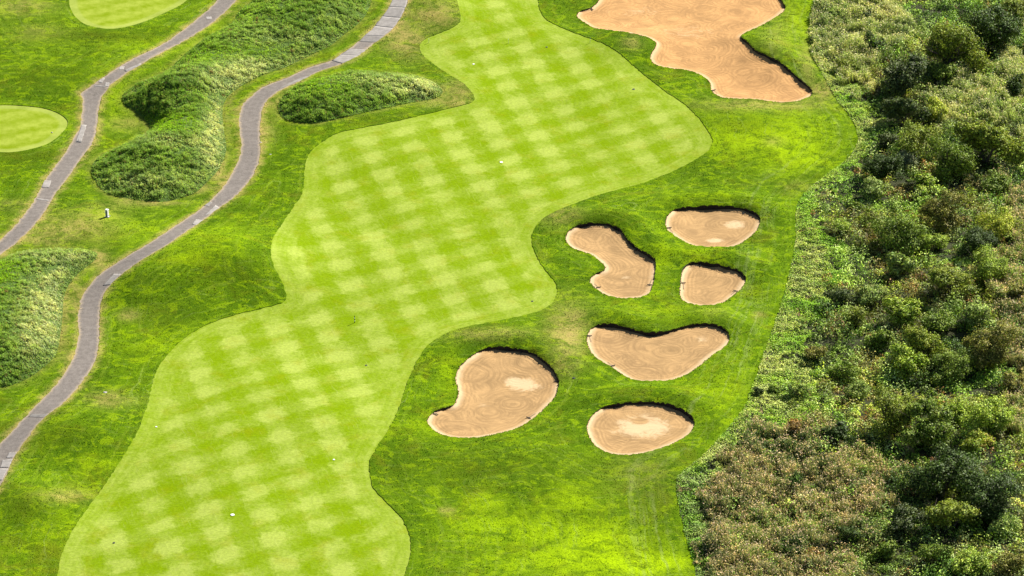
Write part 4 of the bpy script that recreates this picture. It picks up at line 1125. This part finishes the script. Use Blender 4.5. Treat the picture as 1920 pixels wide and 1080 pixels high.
def trunk_mesh(seed, rad, height):
    g = np.random.default_rng(seed + 99); sh = []
    nst = 3
    for s in range(nst):
        a = g.uniform(0, 6.28); p = Vector((math.cos(a) * .15, math.sin(a) * .15, -.15)); d = Vector((math.cos(a) * .35, math.sin(a) * .35, 1)).normalized(); r = .045 * height ** .8
        for q in range(3):
            e = p + d * height * .24; sh.append(tube(p, e, r, r * .72, 7))
            for b_ in range(2):
                bd = (d + Vector((g.normal(0, .6), g.normal(0, .6), g.uniform(0, .4)))).normalized()
                sh.append(tube(e, e + bd * rad * g.uniform(.35, .6), r * .45, r * .12, 5))
            if q == 2: sh.append(tube(e, e + (d + Vector((g.normal(0, .5), g.normal(0, .5), .4))) * height * .34, r * .4, .012, 4))
            p = e; d = (d + Vector((g.normal(0, .22), g.normal(0, .22), 0))).normalized(); r *= .7
    co, fs = [], []
    for c, f in sh:
        s = len(co); co += c; fs += [tuple(i + s for i in q) for q in f]
    me = bpy.data.meshes.new('trunk'); me.from_pydata(co, [], fs); me.update(); me.materials.append(M['bark'])
    return me
KINDS = {}
for nm, args in {'big': [(3.6, 5.6, 22, 11000, .27), (3.6, 4.8, 26, 11000, .25), (3.6, 6.2, 18, 11000, .27), (3.6, 5.2, 15, 9500, .30)],
                 'mid': [(2.2, 3.4, 14, 4500, .26), (2.2, 2.8, 18, 4500, .24), (2.2, 3.8, 11, 3800, .30), (2.2, 3.0, 9, 3800, .34)],
                 'small': [(1.2, 1.9, 6, 1300, .22), (1.2, 1.5, 7, 1300, .22)]}.items():
    KINDS[nm] = [(crown_mesh(i * 7 + len(nm), *a, spiky=.75), trunk_mesh(i, a[0], a[1]), a[0], a[1]) for i, a in enumerate(args)]
# protos are whole things: a root, its crown and its trunk; every tree is a copy of one
def proto(k, i):
    c, t, r, h = KINDS[k][i]
    root = bpy.data.objects.new('tree', None); cr = bpy.data.objects.new('crown', c); tr = bpy.data.objects.new('trunk', t)
    return root, cr, tr, r, h
PROTO = {(k, i): proto(k, i) for k in KINDS for i in range(len(KINDS[k]))}
PAL = {'dark': (.030, .052, .013), 'darkblue': (.042, .060, .024), 'olive': (.105, .135, .022), 'green': (.085, .125, .022), 'bright': (.145, .20, .032), 'yellow': (.20, .235, .035),
       'silver': (.16, .19, .13), 'pale': (.15, .20, .065), 'brown': (.11, .112, .032), 'rust': (.15, .095, .035)}
T = [(1867,55,108,'dark','dark green tree, topmost of the trees by the right edge'),
 (1905,10,60,'olive','olive tree crown cut by the top edge near the right corner'),
 (1780,85,104,'olive','olive tree left of the topmost dark tree in the upper right scrub'),
 (1695,142,108,'darkblue','broad dark bluish tree at the left end of the upper row of trees'),
 (1770,133,54,'green','small round green shrub between the broad bluish tree and the olive tree'),
 (1822,122,52,'olive','small olive shrub at the foot of the topmost dark tree'),
 (1640,72,44,'dark','small dark shrub standing in the upper grey green reeds'),
 (1690,208,76,'darkblue','blue grey leafy tree just below the broad dark bluish tree'),
 (1752,205,50,'yellow','yellow tinged shrub right of the blue grey leafy tree'),
 (1722,262,86,'olive','olive tree right of the dark shade patch on the lime ground cover'),
 (1665,262,44,'darkblue','small bluish shrub jutting out over the lime ground cover'),
 (1850,258,122,'olive','large spreading olive tree near the right edge, below the reed bed'),
 (1655,310,74,'dark','dark tree at the scrub front below the shade patch'),
 (1703,298,50,'silver','silvery grey shrub in front of the olive tree'),
 (1785,300,80,'green','green tree with bright leaves left of the large spreading olive tree'),
 (1735,345,66,'bright','bright leafy shrub below the silvery grey shrub'),
 (1640,352,56,'pale','pale leafy shrub at the scrub front above the lime tongue'),
 (1870,335,60,'green','green shrub below the large spreading olive tree by the right edge'),
 (1603,388,34,'green','small green bush on the upper lime ground cover'),
 (1631,412,40,'olive','small olive bush beside a leafy sapling at the scrub front'),
 (1582,427,40,'bright','leafy light green sapling nearest to the mown edge at the oval bunker'),
 (1690,434,96,'green','big green tree left of the brownish tree in the middle right scrub'),
 (1772,398,84,'brown','brownish green tree in the middle right scrub'),
 (1740,455,70,'bright','bright broad leafed shrub hugging the big green tree'),
 (1840,450,70,'dark','dark tree in front of yellowish shrubs near the right edge'),
 (1875,420,76,'yellow','yellowish green shrub on the right, behind a dark tree'),
 (1857,498,76,'bright','bright green shrub below the dark tree near the right edge'),
 (1780,522,90,'olive','large fine leafed olive tree in the centre of the right scrub'),
 (1573,553,46,'darkblue','small dark bush at the tip of the lime ground cover'),
 (1632,548,56,'pale','pale silvery shrub right of the small dark bush'),
 (1605,585,50,'olive','low olive bush below the small dark bush'),
 (1690,500,60,'pale','pale leafed shrub left of the large fine leafed olive tree'),
 (1690,578,70,'bright','bright leafy shrub amid the middle scrub'),
 (1758,598,64,'green','green shrub below the large fine leafed olive tree'),
 (1830,585,60,'pale','pale leafy shrub beside the brown reeds at right'),
 (1730,640,88,'olive','round olive tree in the row above the paired lower bushes'),
 (1697,676,72,'bright','round yellow green bush, left one of the lower pair'),
 (1790,682,82,'green','round green bush, right one of the lower pair'),
 (1860,648,96,'brown','large olive brown tree by the right edge, above the paired bushes'),
 (1655,630,54,'green','green bush left of the round olive tree'),
 (1530,655,44,'brown','low tan brown bush at the scrub front'),
 (1580,690,52,'green','low green bush above the mat of dark creeping growth'),
 (1423,733,22,'darkblue','tiny dark bush, left of two on the lime strip by the mown edge'),
 (1451,729,26,'green','tiny green bush, right of two on the lime strip by the mown edge'),
 (1500,728,40,'pale','small pale leafed bush at the corner of the lime ground cover'),
 (1610,725,50,'pale','pale shrub at the left of the tall shaded tree'),
 (1675,768,92,'olive','tall shaded tree with olive top and black shade at its foot'),
 (1742,795,104,'green','tall leafy green tree right of the tall shaded tree'),
 (1862,785,90,'bright','broad light green shrub near the right edge beside the tall leafy tree'),
 (1800,770,60,'bright','light green shrub between the tall leafy tree and the broad light green shrub'),
 (1490,797,40,'rust','rusty brown low bush at the head of the brown reeds'),
 (1565,806,70,'dark','low dark shrub at the head of the brown reeds'),
 (1830,830,56,'yellow','yellow green shrub under the broad light green shrub'),
 (1770,890,126,'dark','largest dark tree of the bottom right group'),
 (1862,925,116,'dark','dark tree at the right of the bottom group, by the right edge'),
 (1783,958,104,'olive','olive tree with a yellow edge in front of the bottom right group'),
 (1697,976,72,'darkblue','round blue green bush standing apart, left of the bottom right group'),
 (1880,985,60,'pale','pale leafy shrub under the dark tree by the right edge'),
 (1590,1000,46,'dark','small dark bush among the brown reeds at the bottom'),
 (1660,1025,52,'green','low green bush under the round blue green bush'),
 (1755,1035,60,'green','green bush at the bottom below the olive tree with a yellow edge'),
 (1825,1050,74,'bright','bright green bush cut by the bottom edge at right'),
 (1490,900,36,'dark','small dark bush in the middle of the brown reeds'),
 (1420,880,36,'dark','small dark bush in the left part of the brown reeds'),
 (1895,1060,60,'brown','brownish shrub in the bottom right corner'),
 (1530,1040,44,'rust','rusty bush among the brown reeds near the bottom edge'),
 (1905,160,40,'dark','small dark shrub by the right edge in the reed bed'),
 (1905,545,50,'brown','brownish shrub by the right edge beside the brown reeds'),
 (1900,720,50,'brown','brown green shrub by the right edge above the broad light green shrub'),
 (1560,20,36,'pale','pale bush in the upper reeds near the top edge'),
 (1590,120,40,'olive','olive bush in the upper reeds close to the mown edge'),
 (1625,20,30,'dark','small dark bush in the upper reeds close to the top edge')]
for j, (px, py, wpx, pk, lb) in enumerate(T):
    ppm = F_PX / (DIST + (0 if True else 0)) * (1 + (py - 540) / 4100.)
    rad = wpx / 2 / ppm * 1.06
    kind = 'big' if rad > 2.7 else 'mid' if rad > 1.55 else 'small'
    i = j % len(KINDS[kind]); root, cr, tr, r0, hgt = PROTO[(kind, i)]
    s = rad / r0; H = hgt * s
    x, y = at_z(px, py, H * .5); x = float(x); y = float(y); z = float(gz(np.array([x]), np.array([y]))[0])
    ro = root.copy(); ro.name = 'tree' if kind != 'small' and rad > 2.0 else 'shrub'; col.objects.link(ro)
    ro.location = (x, y, z - .05); ro.rotation_euler.z = random.uniform(0, 6.28); q = random.uniform(.82, 1.2); ro.scale = (s * q, s / q, s * random.uniform(.72, 1.0))
    tag(ro, lb, 'tree' if ro.name.startswith('tree') else 'shrub', 'trees and shrubs in the wild strip')
    a = cr.copy(); col.objects.link(a); a.parent = ro; a.name = 'crown'
    b_ = tr.copy(); col.objects.link(b_); b_.parent = ro; b_.name = 'trunk'
    c = PAL[pk]; f = random.uniform(.9, 1.1); a.color = (1.9 * c[0] * f, 1.85 * c[1] * f, 1.4 * c[2] * f, 1)
for r_, c_, t_, _, _ in PROTO.values():
    for o in (c_, t_, r_): bpy.data.objects.remove(o)
print('tris', sum(len(o.data.loops) - 2 * len(o.data.polygons) for o in bpy.data.objects if o.type == 'MESH'))
